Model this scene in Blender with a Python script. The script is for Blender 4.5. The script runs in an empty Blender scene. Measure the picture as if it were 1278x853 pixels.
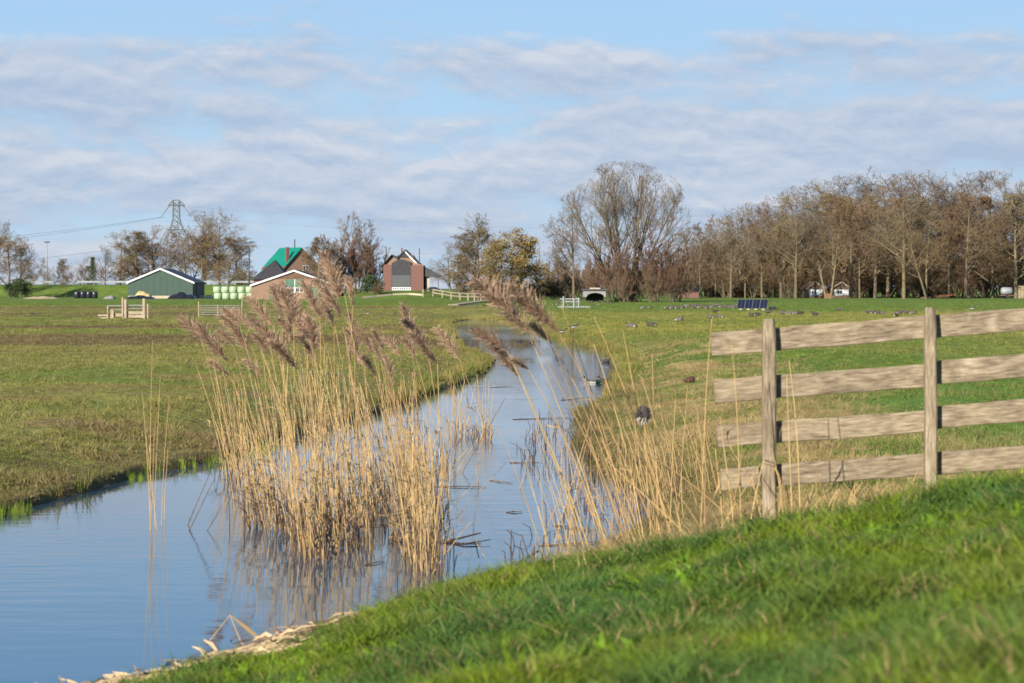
import bpy, math, random
import numpy as np
from mathutils import Vector, Matrix

random.seed(7)
RNG = np.random.default_rng(11)
scene = bpy.context.scene
COL = scene.collection

# ------------------------------------------------------------------ camera
CAM_Z = 2.3
F = 85.0 / 36.0 * 1278.0
PITCH = math.atan((426.5 - 360.0) / F)
cam_data = bpy.data.cameras.new('camera')
cam = bpy.data.objects.new('camera', cam_data)
COL.objects.link(cam)
cam.location = (0, 0, CAM_Z)
cam.rotation_euler = (math.radians(90) - PITCH, 0, 0)
cam_data.lens = 85.0
cam_data.sensor_width = 36.0
cam_data.clip_start = 0.1
cam_data.clip_end = 20000
cam_data.dof.use_dof = True
cam_data.dof.focus_distance = 50.0
cam_data.dof.aperture_fstop = 4.8
scene.camera = cam

# ------------------------------------------------------------------ sky, sun, exposure
SUN_EL = math.radians(24)
SUN_AZ = math.radians(-150)          # clockwise from +Y : behind the camera, to its left
sun_vec = Vector((math.sin(SUN_AZ) * math.cos(SUN_EL), math.cos(SUN_AZ) * math.cos(SUN_EL), math.sin(SUN_EL)))
sd = bpy.data.lights.new('sun', 'SUN')
sd.energy = 5.0
sd.angle = math.radians(0.53)
sd.color = (1.0, 0.93, 0.82)
sun = bpy.data.objects.new('sun', sd)
COL.objects.link(sun)
sun.rotation_euler = sun_vec.to_track_quat('Z', 'Y').to_euler()

world = bpy.data.worlds.new('World')
scene.world = world
world.use_nodes = True
WT = world.node_tree
WT.nodes.clear()

def wn(t, **kw):
    n = WT.nodes.new(t)
    for k, v in kw.items():
        setattr(n, k, v)
    return n

def wmath(op, a, b=None, c=None, clamp=False):
    n = wn('ShaderNodeMath', operation=op, use_clamp=clamp)
    for i, v in enumerate((a, b, c)):
        if v is None:
            continue
        if isinstance(v, (int, float)):
            n.inputs[i].default_value = v
        else:
            WT.links.new(v, n.inputs[i])
    return n.outputs[0]

def wramp(fac, stops, interp='EASE'):
    n = wn('ShaderNodeValToRGB')
    n.color_ramp.interpolation = interp
    els = n.color_ramp.elements
    while len(els) > 1:
        els.remove(els[-1])
    for i, (p, c) in enumerate(stops):
        e = els[0] if i == 0 else els.new(p)
        e.position = p
        e.color = (c, c, c, 1) if isinstance(c, (int, float)) else (*c, 1)
    WT.links.new(fac, n.inputs[0])
    return n.outputs[0]

def build_sky():
    sky = wn('ShaderNodeTexSky', sky_type='NISHITA')
    sky.sun_disc = False
    sky.sun_elevation = SUN_EL
    sky.sun_rotation = SUN_AZ
    sky.air_density = 1.0
    sky.dust_density = 0.0
    sky.ozone_density = 2.0
    geo = wn('ShaderNodeTexCoord')
    sep = wn('ShaderNodeSeparateXYZ')
    WT.links.new(geo.outputs['Generated'], sep.inputs[0])
    x, y, z = sep.outputs
    hor = wmath('SQRT', wmath('ADD', wmath('MULTIPLY', x, x), wmath('MULTIPLY', y, y)))
    el = wmath('MULTIPLY', wmath('ARCTAN2', z, hor), 180 / math.pi)      # degrees above the horizon
    az = wmath('MULTIPLY', wmath('ARCTAN2', x, y), 180 / math.pi)
    # cloud sheet seen from the side: banks much wider than tall, tilting a little
    elt = wmath('ADD', el, wmath('MULTIPLY', wmath('SINE', wmath('MULTIPLY', az, 0.13)), 0.35))

    def coord(sx, sy, off):
        c = wn('ShaderNodeCombineXYZ')
        WT.links.new(wmath('MULTIPLY', az, sx), c.inputs[0])
        WT.links.new(wmath('MULTIPLY', elt, sy), c.inputs[1])
        c.inputs[2].default_value = off
        return c.outputs[0]

    def noise(vec, scale, detail, rough, dist=0.0):
        n = wn('ShaderNodeTexNoise')
        n.inputs['Scale'].default_value = scale
        n.inputs['Detail'].default_value = detail
        n.inputs['Roughness'].default_value = rough
        n.inputs['Distortion'].default_value = dist
        WT.links.new(vec, n.inputs['Vector'])
        return n.outputs[0]

    def bank(dx, dy):
        def sh(vec, k):
            a = wn('ShaderNodeVectorMath', operation='ADD')
            a.inputs[1].default_value = (dx * k[0], dy * k[1], 0)
            WT.links.new(vec, a.inputs[0])
            return a.outputs[0]
        b0 = noise(sh(coord(0.15, 0.62, 3.7), (0.15, 0.62)), 1.0, 3, 0.5, 0.3)
        b1 = noise(sh(coord(0.75, 1.9, 6.2), (0.75, 1.9)), 1.0, 6, 0.62, 0.4)
        return wmath('ADD', b0, wmath('MULTIPLY', wmath('SUBTRACT', b1, 0.5), 0.54))
    big = bank(0, 0)
    up = bank(-0.10, 0.22)
    low = noise(coord(0.12, 0.5, 1.3), 1.0, 2.0, 0.5, 0.3)
    streak = noise(coord(0.16, 2.4, 9.1), 1.0, 6, 0.62, 0.4)
    # how much cloud there is at each height: a deck that thins out overhead
    cov = wramp(wmath('DIVIDE', el, 30.0), [(0.0, 0.60), (0.05, 0.66), (0.09, 0.72), (0.128, 0.76), (0.150, 0.62), (0.172, 0.68), (0.188, 0.62), (0.208, 0.42), (0.24, 0.22), (0.6, 0.28), (1.0, 0.26)], 'LINEAR')
    thr = wmath('SUBTRACT', 1.0, cov)
    m1 = wmath('MULTIPLY', wmath('SUBTRACT', big, wmath('SUBTRACT', thr, 0.05)), 4.6, clamp=True)
    m2 = wmath('MULTIPLY', wmath('SUBTRACT', streak, 0.46), 4.0, clamp=True)
    lowmask = wramp(wmath('DIVIDE', el, 10.0), [(0.0, 0.6), (0.28, 0.65), (0.42, 0.35), (0.62, 0.08), (1.0, 0.0)], 'LINEAR')
    m2 = wmath('MULTIPLY', m2, lowmask)
    mask = wmath('MAXIMUM', wmath('MULTIPLY', m1, 0.90), m2, clamp=True)
    # sunlit tops and flanks against grey-lilac undersides
    lit = wmath('ADD', wmath('MULTIPLY', wmath('SUBTRACT', big, up), 3.6), 0.42, clamp=True)
    lit = wmath('MULTIPLY', lit, wmath('ADD', wmath('MULTIPLY', low, 1.5), 0.2), clamp=True)
    cc = wn('ShaderNodeMixRGB')
    cc.inputs[1].default_value = (4.35, 5.45, 7.2, 1)
    cc.inputs[2].default_value = (6.75, 7.15, 8.0, 1)
    WT.links.new(lit, cc.inputs[0])
    # pale blue air low over the horizon
    airf = wramp(wmath('DIVIDE', el, 60.0), [(0.0, 0.92), (0.25, 0.85), (0.6, 0.4), (1.0, 0.0)], 'LINEAR')
    airc = wramp(wmath('DIVIDE', el, 20.0), [(0.0, (5.0, 6.9, 9.0)), (0.18, (4.4, 6.8, 9.3)), (0.34, (4.05, 6.45, 9.4)), (0.55, (2.5, 5.6, 10.2)), (1.0, (1.9, 4.6, 9.6))], 'LINEAR')
    air = wn('ShaderNodeMixRGB')
    WT.links.new(airf, air.inputs[0])
    WT.links.new(sky.outputs[0], air.inputs[1])
    WT.links.new(airc, air.inputs[2])
    mix = wn('ShaderNodeMixRGB')
    WT.links.new(mask, mix.inputs[0])
    WT.links.new(air.outputs[0], mix.inputs[1])
    WT.links.new(cc.outputs[0], mix.inputs[2])
    bg = wn('ShaderNodeBackground')
    bg.inputs[1].default_value = 0.047
    WT.links.new(mix.outputs[0], bg.inputs[0])
    out = wn('ShaderNodeOutputWorld')
    WT.links.new(bg.outputs[0], out.inputs[0])
build_sky()

scene.view_settings.view_transform = 'Standard'
scene.view_settings.look = 'None'
scene.view_settings.exposure = 1.05
scene.view_settings.gamma = 1.0
scene.view_settings.use_curve_mapping = False
scene.cycles.max_bounces = 5
scene.cycles.diffuse_bounces = 2
scene.cycles.glossy_bounces = 3
scene.cycles.transmission_bounces = 2
scene.cycles.caustics_reflective = False
scene.cycles.caustics_refractive = False
scene.render.resolution_x = 1024
scene.render.resolution_y = 683

# ------------------------------------------------------------------ helpers
def ray(px, py):
    a, b = (px - 639.0) / F, (426.5 - py) / F
    cp, sp = math.cos(PITCH), math.sin(PITCH)
    d = Vector((a, cp + b * sp, -sp + b * cp))
    return d / d.y

def at(px, py, D):
    d = ray(px, py)
    return Vector((d.x * D, D, CAM_Z + d.z * D))

def X(px, D):
    return (px - 639.0) / F * D

def S(px, D):
    return px / F * D

class MB:
    """collects faces for ONE mesh"""
    def __init__(self):
        self.v, self.f, self.m = [], [], []
    def add(self, vs, fs, mi=0):
        o = len(self.v)
        self.v += [tuple(p) for p in vs]
        self.f += [tuple(i + o for i in f) for f in fs]
        self.m += [mi] * len(fs)
        return self
    def box(self, x0, x1, y0, y1, z0, z1, mi=0):
        vs = [(x0, y0, z0), (x1, y0, z0), (x1, y1, z0), (x0, y1, z0), (x0, y0, z1), (x1, y0, z1), (x1, y1, z1), (x0, y1, z1)]
        return self.add(vs, [(0, 3, 2, 1), (4, 5, 6, 7), (0, 1, 5, 4), (1, 2, 6, 5), (2, 3, 7, 6), (3, 0, 4, 7)], mi)
    def prism(self, pts, y0, y1, mi=0):
        """outline in x,z pushed from y0 to y1"""
        n = len(pts)
        vs = [(p[0], y0, p[1]) for p in pts] + [(p[0], y1, p[1]) for p in pts]
        fs = [tuple(range(n)), tuple(range(2 * n - 1, n - 1, -1))]
        fs += [(i, i + n, (i + 1) % n + n, (i + 1) % n) for i in range(n)]
        return self.add(vs, fs, mi)
    def tube(self, pts, rads, n=5, mi=0, cap=True):
        pts = [Vector(p) for p in pts]
        vs, fs = [], []
        for i, p in enumerate(pts):
            t = (pts[min(i + 1, len(pts) - 1)] - pts[max(i - 1, 0)])
            t = t.normalized() if t.length > 1e-9 else Vector((0, 0, 1))
            a = t.cross(Vector((0.31, 0.95, 0.07)))
            if a.length < 1e-4:
                a = t.cross(Vector((1, 0, 0)))
            a.normalize()
            b = t.cross(a)
            r = rads[i] if hasattr(rads, '__len__') else rads
            for k in range(n):
                q = 2 * math.pi * k / n
                vs.append(p + (a * math.cos(q) + b * math.sin(q)) * r)
        for i in range(len(pts) - 1):
            for k in range(n):
                fs.append((i * n + k, i * n + (k + 1) % n, (i + 1) * n + (k + 1) % n, (i + 1) * n + k))
        if cap:
            fs.append(tuple(reversed(range(n))))
            fs.append(tuple(range((len(pts) - 1) * n, len(pts) * n)))
        return self.add(vs, fs, mi)
    def ribbon(self, pts, side, w, mi=0):
        """flat strip along pts, widths w (list), widened along side"""
        vs, fs = [], []
        side = Vector(side)
        for p, ww in zip(pts, w):
            p = Vector(p)
            vs += [p - side * ww * .5, p + side * ww * .5]
        for i in range(len(pts) - 1):
            fs.append((2 * i, 2 * i + 1, 2 * i + 3, 2 * i + 2))
        return self.add(vs, fs, mi)
    def ellipsoid(self, c, r, nu=10, nv=7, mi=0, rot=None):
        vs, fs = [], []
        for j in range(nv + 1):
            t = math.pi * j / nv
            for i in range(nu):
                q = 2 * math.pi * i / nu
                p = Vector((r[0] * math.sin(t) * math.cos(q), r[1] * math.sin(t) * math.sin(q), r[2] * math.cos(t)))
                if rot is not None:
                    p = rot @ p
                vs.append(p + Vector(c))
        for j in range(nv):
            for i in range(nu):
                fs.append((j * nu + i, (j + 1) * nu + i, (j + 1) * nu + (i + 1) % nu, j * nu + (i + 1) % nu))
        return self.add(vs, fs, mi)
    def mesh(self, name, mats, smooth=False):
        me = bpy.data.meshes.new(name)
        me.from_pydata(self.v, [], self.f)
        if not isinstance(mats, (list, tuple)):
            mats = [mats]
        for m in mats:
            me.materials.append(m)
        if any(self.m):
            me.polygons.foreach_set('material_index', self.m)
        if smooth:
            me.polygons.foreach_set('use_smooth', [True] * len(self.f))
        me.update()
        return me
    def build(self, name, mats, parent=None, smooth=False, loc=None):
        return link(name, self.mesh(name, mats, smooth), parent, loc)

def link(name, me, parent=None, loc=None):
    o = bpy.data.objects.new(name, me)
    COL.objects.link(o)
    if parent is not None:
        o.parent = parent
    if loc is not None:
        o.location = loc
    return o

def tag(o, label, cat, group=None, kind=None):
    o['label'] = label
    o['category'] = cat
    if group:
        o['group'] = group
    if kind:
        o['kind'] = kind
    return o

def thing(name, label, cat, loc=(0, 0, 0), rz=0.0, group=None):
    o = bpy.data.objects.new(name, None)
    COL.objects.link(o)
    o.location = loc
    o.rotation_euler = (0, 0, rz)
    o.empty_display_size = 0.2
    return tag(o, label, cat, group)

def structure(o):
    o['kind'] = 'structure'
    return o

# ---- numpy noise
def _hash(xi, yi, seed):
    h = (xi.astype(np.int64) * 374761393 + yi.astype(np.int64) * 668265263 + seed * 974711) & 0xffffffff
    h = ((h ^ (h >> 13)) * 1274126177) & 0xffffffff
    h = h ^ (h >> 16)
    return (h & 0xffff) / 65535.0

def vnoise(x, y, seed=0):
    x, y = np.asarray(x, float), np.asarray(y, float)
    xi, yi = np.floor(x), np.floor(y)
    fx, fy = x - xi, y - yi
    fx, fy = fx * fx * (3 - 2 * fx), fy * fy * (3 - 2 * fy)
    a, b = _hash(xi, yi, seed), _hash(xi + 1, yi, seed)
    c, d = _hash(xi, yi + 1, seed), _hash(xi + 1, yi + 1, seed)
    return (a * (1 - fx) + b * fx) * (1 - fy) + (c * (1 - fx) + d * fx) * fy

def fbm(x, y, seed=0, octv=4):
    s, a, t = 0, 0.5, 0
    for i in range(octv):
        s = s + a * vnoise(np.asarray(x) * 2 ** i, np.asarray(y) * 2 ** i, seed + i * 17)
        t += a
        a *= 0.5
    return s / t

def sstep(a, b, x):
    t = np.clip((x - a) / (b - a), 0, 1)
    return t * t * (3 - 2 * t)

# ------------------------------------------------------------------ materials
def new_mat(name):
    m = bpy.data.materials.new(name)
    m.use_nodes = True
    nt = m.node_tree
    return m, nt, nt.nodes['Principled BSDF']

def mat(name, col, rough=0.7, var=0.25, scale=3.0, bump=0.0, stretch=None, spec=0.3, rand=0.0, metal=0.0, col2=None, detail=5):
    m, nt, b = new_mat(name)
    b.inputs['Roughness'].default_value = rough
    b.inputs['Specular IOR Level'].default_value = spec
    b.inputs['Metallic'].default_value = metal
    tc = nt.nodes.new('ShaderNodeTexCoord')
    mp = nt.nodes.new('ShaderNodeMapping')
    if stretch:
        mp.inputs['Scale'].default_value = stretch
    nt.links.new(tc.outputs['Object'], mp.inputs[0])
    n = nt.nodes.new('ShaderNodeTexNoise')
    n.inputs['Scale'].default_value = scale
    n.inputs['Detail'].default_value = detail
    n.inputs['Roughness'].default_value = 0.6
    nt.links.new(mp.outputs[0], n.inputs['Vector'])
    r = nt.nodes.new('ShaderNodeValToRGB')
    r.color_ramp.elements[0].position = 0.3
    r.color_ramp.elements[1].position = 0.7
    c2 = col2 or tuple(min(1, c * (1 + var)) for c in col)
    c1 = tuple(c * (1 - var) for c in col)
    r.color_ramp.elements[0].color = (*c1, 1)
    r.color_ramp.elements[1].color = (*c2, 1)
    nt.links.new(n.outputs[0], r.inputs[0])
    src = r.outputs[0]
    if rand:
        oi = nt.nodes.new('ShaderNodeObjectInfo')
        mr = nt.nodes.new('ShaderNodeMapRange')
        mr.inputs[3].default_value = 1 - rand
        mr.inputs[4].default_value = 1 + rand
        nt.links.new(oi.outputs['Random'], mr.inputs[0])
        hs = nt.nodes.new('ShaderNodeHueSaturation')
        nt.links.new(mr.outputs[0], hs.inputs['Value'])
        mh = nt.nodes.new('ShaderNodeMath')
        mh.operation = 'MULTIPLY_ADD'
        mh.inputs[1].default_value = 0.04 * min(1, rand * 3)
        mh.inputs[2].default_value = 0.5 - 0.02 * min(1, rand * 3)
        nt.links.new(oi.outputs['Random'], mh.inputs[0])
        nt.links.new(mh.outputs[0], hs.inputs['Hue'])
        nt.links.new(src, hs.inputs['Color'])
        src = hs.outputs[0]
    nt.links.new(src, b.inputs['Base Color'])
    if bump:
        bn = nt.nodes.new('ShaderNodeBump')
        bn.inputs['Strength'].default_value = bump
        bn.inputs['Distance'].default_value = 0.02
        nt.links.new(n.outputs[0], bn.inputs['Height'])
        nt.links.new(bn.outputs[0], b.inputs['Normal'])
    return m

def leaf_mat(name, attr, attr_type, var=0.3, scale=30.0, trans=0.35, spec=0.15, base=None):
    """thin plant tissue: diffuse + translucent, its colour from a per-plant attribute"""
    m = bpy.data.materials.new(name)
    m.use_nodes = True
    nt = m.node_tree
    nt.nodes.clear()
    L = nt.links.new
    if attr:
        a = nt.nodes.new('ShaderNodeAttribute')
        a.attribute_name = attr
        a.attribute_type = attr_type
        col = a.outputs['Color']
    else:
        rgb = nt.nodes.new('ShaderNodeRGB')
        rgb.outputs[0].default_value = (*base, 1)
        col = rgb.outputs[0]
    oi = nt.nodes.new('ShaderNodeObjectInfo')
    tc = nt.nodes.new('ShaderNodeTexCoord')
    n = nt.nodes.new('ShaderNodeTexNoise')
    n.inputs['Scale'].default_value = scale
    n.inputs['Detail'].default_value = 2
    L(tc.outputs['Object'], n.inputs['Vector'])
    ad = nt.nodes.new('ShaderNodeMath')
    ad.operation = 'ADD'
    L(oi.outputs['Random'], ad.inputs[0])
    L(n.outputs[0], ad.inputs[1])
    mr = nt.nodes.new('ShaderNodeMapRange')
    mr.inputs[1].default_value = 0.2
    mr.inputs[2].default_value = 1.8
    mr.inputs[3].default_value = 1 - var
    mr.inputs[4].default_value = 1 + var
    L(ad.outputs[0], mr.inputs[0])
    hs = nt.nodes.new('ShaderNodeHueSaturation')
    L(mr.outputs[0], hs.inputs['Value'])
    L(col, hs.inputs['Color'])
    p = nt.nodes.new('ShaderNodeBsdfPrincipled')
    p.inputs['Roughness'].default_value = 0.55
    p.inputs['Specular IOR Level'].default_value = spec
    L(hs.outputs[0], p.inputs['Base Color'])
    t = nt.nodes.new('ShaderNodeBsdfTranslucent')
    L(hs.outputs[0], t.inputs['Color'])
    mx = nt.nodes.new('ShaderNodeMixShader')
    mx.inputs[0].default_value = trans
    L(p.outputs[0], mx.inputs[1])
    L(t.outputs[0], mx.inputs[2])
    o = nt.nodes.new('ShaderNodeOutputMaterial')
    L(mx.outputs[0], o.inputs[0])
    return m

M = {}
M['blade'] = leaf_mat('grass_blades', 'tint', 'INSTANCER', 0.35)
M['bark'] = mat('grey_brown_bark', (0.115, 0.088, 0.056), 0.85, 0.35, 1.2, rand=0.22)
M['bark_green'] = mat('lichened_bark', (0.115, 0.088, 0.05), 0.85, 0.35, 1.2, rand=0.2)
M['twig'] = mat('bare_twigs', (0.145, 0.090, 0.050), 0.85, 0.3, 0.4, rand=0.25)
M['twig_grey'] = mat('grey_twigs', (0.140, 0.108, 0.076), 0.85, 0.3, 0.4, rand=0.2)
M['twig_olive'] = mat('olive_twigs', (0.150, 0.105, 0.052), 0.85, 0.3, 0.4, rand=0.25)
M['twig_red'] = mat('reddish_twigs', (0.165, 0.090, 0.052), 0.85, 0.3, 0.4, rand=0.25)
M['twig_yellow'] = mat('yellow_willow_twigs', (0.27, 0.185, 0.055), 0.85, 0.3, 0.4, rand=0.15)
M['leaf_brown'] = mat('withered_leaves', (0.125, 0.078, 0.040), 0.8, 0.4, 0.5, rand=0.2)
M['leaf_ochre'] = mat('ochre_leaves', (0.125, 0.095, 0.048), 0.8, 0.4, 0.5, rand=0.2)
M['leaf_gold'] = mat('golden_willow_leaves', (0.185, 0.125, 0.042), 0.8, 0.4, 0.5, rand=0.15)
M['leaf_ever'] = mat('evergreen_leaves', (0.035, 0.06, 0.02), 0.6, 0.4, 0.6, rand=0.2)
M['leaf_pine'] = mat('conifer_needles', (0.07, 0.085, 0.03), 0.7, 0.4, 0.6, rand=0.2)
M['reed'] = mat('dry_reed_stem', (0.42, 0.275, 0.115), 0.55, 0.25, 5.0, rand=0.2, spec=0.35, stretch=(1, 1, 0.6))
M['reed_leaf'] = leaf_mat('dry_reed_leaf', None, None, 0.25, 6.0, 0.4, base=(0.48, 0.32, 0.14))
M['reed_old'] = mat('rotten_reed_stem', (0.13, 0.085, 0.05), 0.7, 0.5, 8.0, rand=0.3)
M['plume'] = leaf_mat('reed_plume', None, None, 0.3, 9.0, 0.45, base=(0.43, 0.29, 0.19))
M['wood'] = None

# ------------------------------------------------------------------ terrain
LEFT = [(-14, 6), (-9.5, 16), (-7.2, 20.5), (-5.25, 24.4), (-4.75, 28.3), (-3.85, 33), (-3.0, 40), (-1.9, 51), (-1.0, 62), (-0.55, 70), (-0.7, 78), (-1.7, 88), (-2.5, 105), (-3.1, 130), (-3.9, 150), (-4.1, 165), (-3.2, 176)]
RIGHT = [(-1.8, 175), (-0.6, 162), (0.3, 148), (1.6, 118), (2.2, 105), (3.2, 90), (3.35, 75), (2.6, 60), (2.0, 52), (1.25, 43), (0.98, 36), (1.12, 30), (1.5, 26), (1.2, 22.5), (0.55, 19.5), (-0.3, 17.6), (-1.04, 16.3), (-2.0, 14.2), (-3.6, 11.5), (-6, 8), (-9, 4)]
WPOLY = np.array(LEFT + RIGHT, float)

def water_dist(x, y):
    """signed metres from the waterline, positive on land"""
    x, y = np.asarray(x, float), np.asarray(y, float)
    xs = x + 0.35 * (fbm(x * 0.9, y * 0.55, 5, 3) - 0.5) * np.clip(y / 25, 0.4, 2.0)
    best = np.full(x.shape, 1e9)
    inside = np.zeros(x.shape, bool)
    n = len(WPOLY)
    for i in range(n):
        ax, ay = WPOLY[i]
        bx, by = WPOLY[(i + 1) % n]
        dx, dy = bx - ax, by - ay
        t = np.clip(((xs - ax) * dx + (y - ay) * dy) / (dx * dx + dy * dy), 0, 1)
        best = np.minimum(best, (xs - ax - t * dx) ** 2 + (y - ay - t * dy) ** 2)
        c = ((ay > y) != (by > y))
        with np.errstate(divide='ignore', invalid='ignore'):
            xi = (bx - ax) * (y - ay) / ((by - ay) if by != ay else 1e-9) + ax
        inside ^= c & (xs < xi)
    d = np.sqrt(best)
    return np.where(inside, -d, d)

YE_X = [-9, -6, -3.6, -2.0, -1.0, 0.0, 1.0, 1.9, 2.8, 4.0, 8.0, 30]
YE_Y = [4, 8, 11.5, 14.2, 16.0, 16.5, 15.3, 14.3, 13.5, 12.8, 11.0, 8]

def bank_s(x, y):
    return np.interp(x, YE_X, YE_Y) - y

def height(x, y, d=None):
    x, y = np.asarray(x, float), np.asarray(y, float)
    if d is None:
        d = water_dist(x, y)
    rough = np.clip(1 - y / 120.0, 0.0, 1)
    field = 0.11 * sstep(0, 0.12, d) + 0.34 * sstep(0, 2.6, d)
    und = (fbm(x * 0.05, y * 0.09, 2, 3) - 0.5) * 0.16 * sstep(1, 8, d)
    left = x < 0
    ridge = np.sin(y * 0.55 + 2.0 * fbm(x * 0.03, y * 0.03, 8, 2)) * 0.07 * sstep(60, 85, y) * (1 - sstep(190, 240, y)) * sstep(2, 8, d)
    field = field + und + np.where(left, ridge, ridge * 0.35)
    field = field + ((fbm(x * 1.7, y * 1.7, 21, 3) - 0.5) * 0.10 * rough) * sstep(0, 0.6, d)
    # near right corner climbs towards the dyke beside the fence
    field = field + sstep(22, 16, y) * sstep(1.2, 2.2, x) * (0.12 + 0.08 * np.clip(x - 1.85, 0, 6))
    # farm mound and road embankment far off
    field = field + 1.45 * np.exp(-(((x + 17.5) / 10.5) ** 2 + ((y - 402) / 26.0) ** 2) ** 1.6)
    field = field + 2.6 * sstep(482, 498, y) * (1 - sstep(512, 530, y)) * (1 - sstep(-50, -36, x))
    # foreground bank
    plane = 0.47 + 0.235 * x - 0.07 * (y - 14.0)
    plane = np.where(plane > 1.25, 1.25 + 0.35 * np.tanh((plane - 1.25) / 0.6), plane)
    plane = plane + (fbm(x * 1.1, y * 1.1, 31, 4) - 0.5) * 0.10
    fg = np.minimum(plane, 0.05 + 0.42 * np.clip(d, 0, 50))
    w = sstep(-1.3, 0.25, bank_s(x, y))
    z = field * (1 - w) + np.maximum(fg, 0.03) * w
    z = np.where(d < 0, -0.55 * sstep(0, 0.9, -d) - 0.02, z)
    return z

def H(x, y):
    return float(height(np.array([x]), np.array([y]))[0])

def G(px, py, dmin=5.0, dmax=700.0):
    """where the line of sight through a photo point meets the ground"""
    r = ray(px, py)
    ts = np.geomspace(dmin, dmax, 700)
    z = height(r.x * ts, ts)
    z = np.maximum(z, 0.0)
    hit = np.nonzero(CAM_Z + r.z * ts < z)[0]
    t = ts[hit[0]] if len(hit) else dmax
    return Vector((r.x * t, t, max(H(r.x * t, t), 0.0)))

GREEN = np.array((0.100, 0.150, 0.024))
LUSH = np.array((0.084, 0.145, 0.027))
OLIVE = np.array((0.176, 0.170, 0.046))
STRAW = np.array((0.34, 0.25, 0.115))
BROWN = np.array((0.125, 0.088, 0.042))
YELLOW = np.array((0.25, 0.215, 0.05))

def lerp(a, b, t):
    return a * (1 - t[:, None]) + b * t[:, None]

def tint(x, y, d):
    n1 = fbm(x * 0.22, y * 0.12, 41, 4)
    n2 = fbm(x * 0.9, y * 0.7, 43, 4)
    n3 = fbm(x * 0.03, y * 0.16, 47, 4)
    n4 = fbm(x * 2.6, y * 2.0, 53, 3)
    base = np.repeat(OLIVE[None], len(x), 0)
    leftf = (x < X(600, y)) if False else (x < -0.2 - 0.0 * y)
    # left meadow : olive grazed grass with green and dull brown drifts
    c = lerp(base, GREEN[None], sstep(0.48, 0.68, n1) * 0.6)
    c = lerp(c, YELLOW[None] * 0.8, sstep(0.55, 0.75, n2) * 0.45)
    c = lerp(c, BROWN[None] * 1.5, sstep(0.55, 0.72, fbm(x * 0.5, y * 0.6, 59, 4)) * (1 - sstep(2, 9, d)) * 0.7)
    c = lerp(c, BROWN[None] * 1.05, sstep(0.48, 0.60, n3) * 0.85 * sstep(55, 80, y) * (1 - sstep(235, 260, y)))
    c = lerp(c, GREEN[None], sstep(240, 270, y) * 0.9)
    # right meadow
    r = lerp(base, GREEN[None], np.full(len(x), 0.55) + 0.45 * sstep(0.4, 0.6, n1))
    r = lerp(r, LUSH[None], sstep(60, 25, y) * sstep(2.5, 6, d) * 0.7)
    r = lerp(r, YELLOW[None], sstep(85, 110, y) * (1 - sstep(165, 215, y)) * (0.35 + 0.35 * sstep(0.4, 0.6, n3)))
    r = lerp(r, GREEN[None], sstep(195, 230, y) * 0.8)
    strawm = sstep(0.40, 0.54, n2) * sstep(0.2, 0.8, d) * (1 - sstep(2.2, 5.5, d)) * (1 - sstep(70, 95, y))
    r = lerp(r, STRAW[None], strawm * 0.85)
    c = np.where((x < -0.2)[:, None], c, r)
    # banks
    edge = 1 - sstep(0.15, 0.9, d)
    c = lerp(c, YELLOW[None] * 1.05, edge * sstep(58, 66, y) * 0.8)
    c = lerp(c, BROWN[None], (1 - sstep(0.05, 1.5, d + 0.8 * (n2 - 0.5))) * (1 - sstep(50, 62, y)) * 0.6)
    c = lerp(c, BROWN[None], sstep(0.55, 0.7, n4) * (1 - sstep(0.5, 3.5, d)) * 0.5)
    c = lerp(c, BROWN[None] * 0.7, 1 - sstep(-0.02, 0.10, d))
    # foreground bank: lush, with a litter of straw at the water's edge
    s = bank_s(x, y)
    lush = lerp(np.repeat(LUSH[None], len(x), 0), GREEN[None] * np.array((1.25, 1.15, 1.0)), sstep(0.42, 0.62, n2))
    c = lerp(c, lush, sstep(-0.3, 0.1, s))
    c = lerp(c, STRAW[None] * 0.85, sstep(-0.5, -0.1, s) * 0 + (1 - sstep(0.25, 0.55, d + 0.5 * (n4 - 0.5))) * sstep(22, 19, y))
    c = lerp(c, STRAW[None] * 0.75, sstep(-3.2, -1.2, s) * (1 - sstep(-0.35, 0.0, s)) * sstep(1.0, 1.4, x) * 0.85)
    c *= (0.85 + 0.3 * n4)[:, None]
    return c

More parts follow.
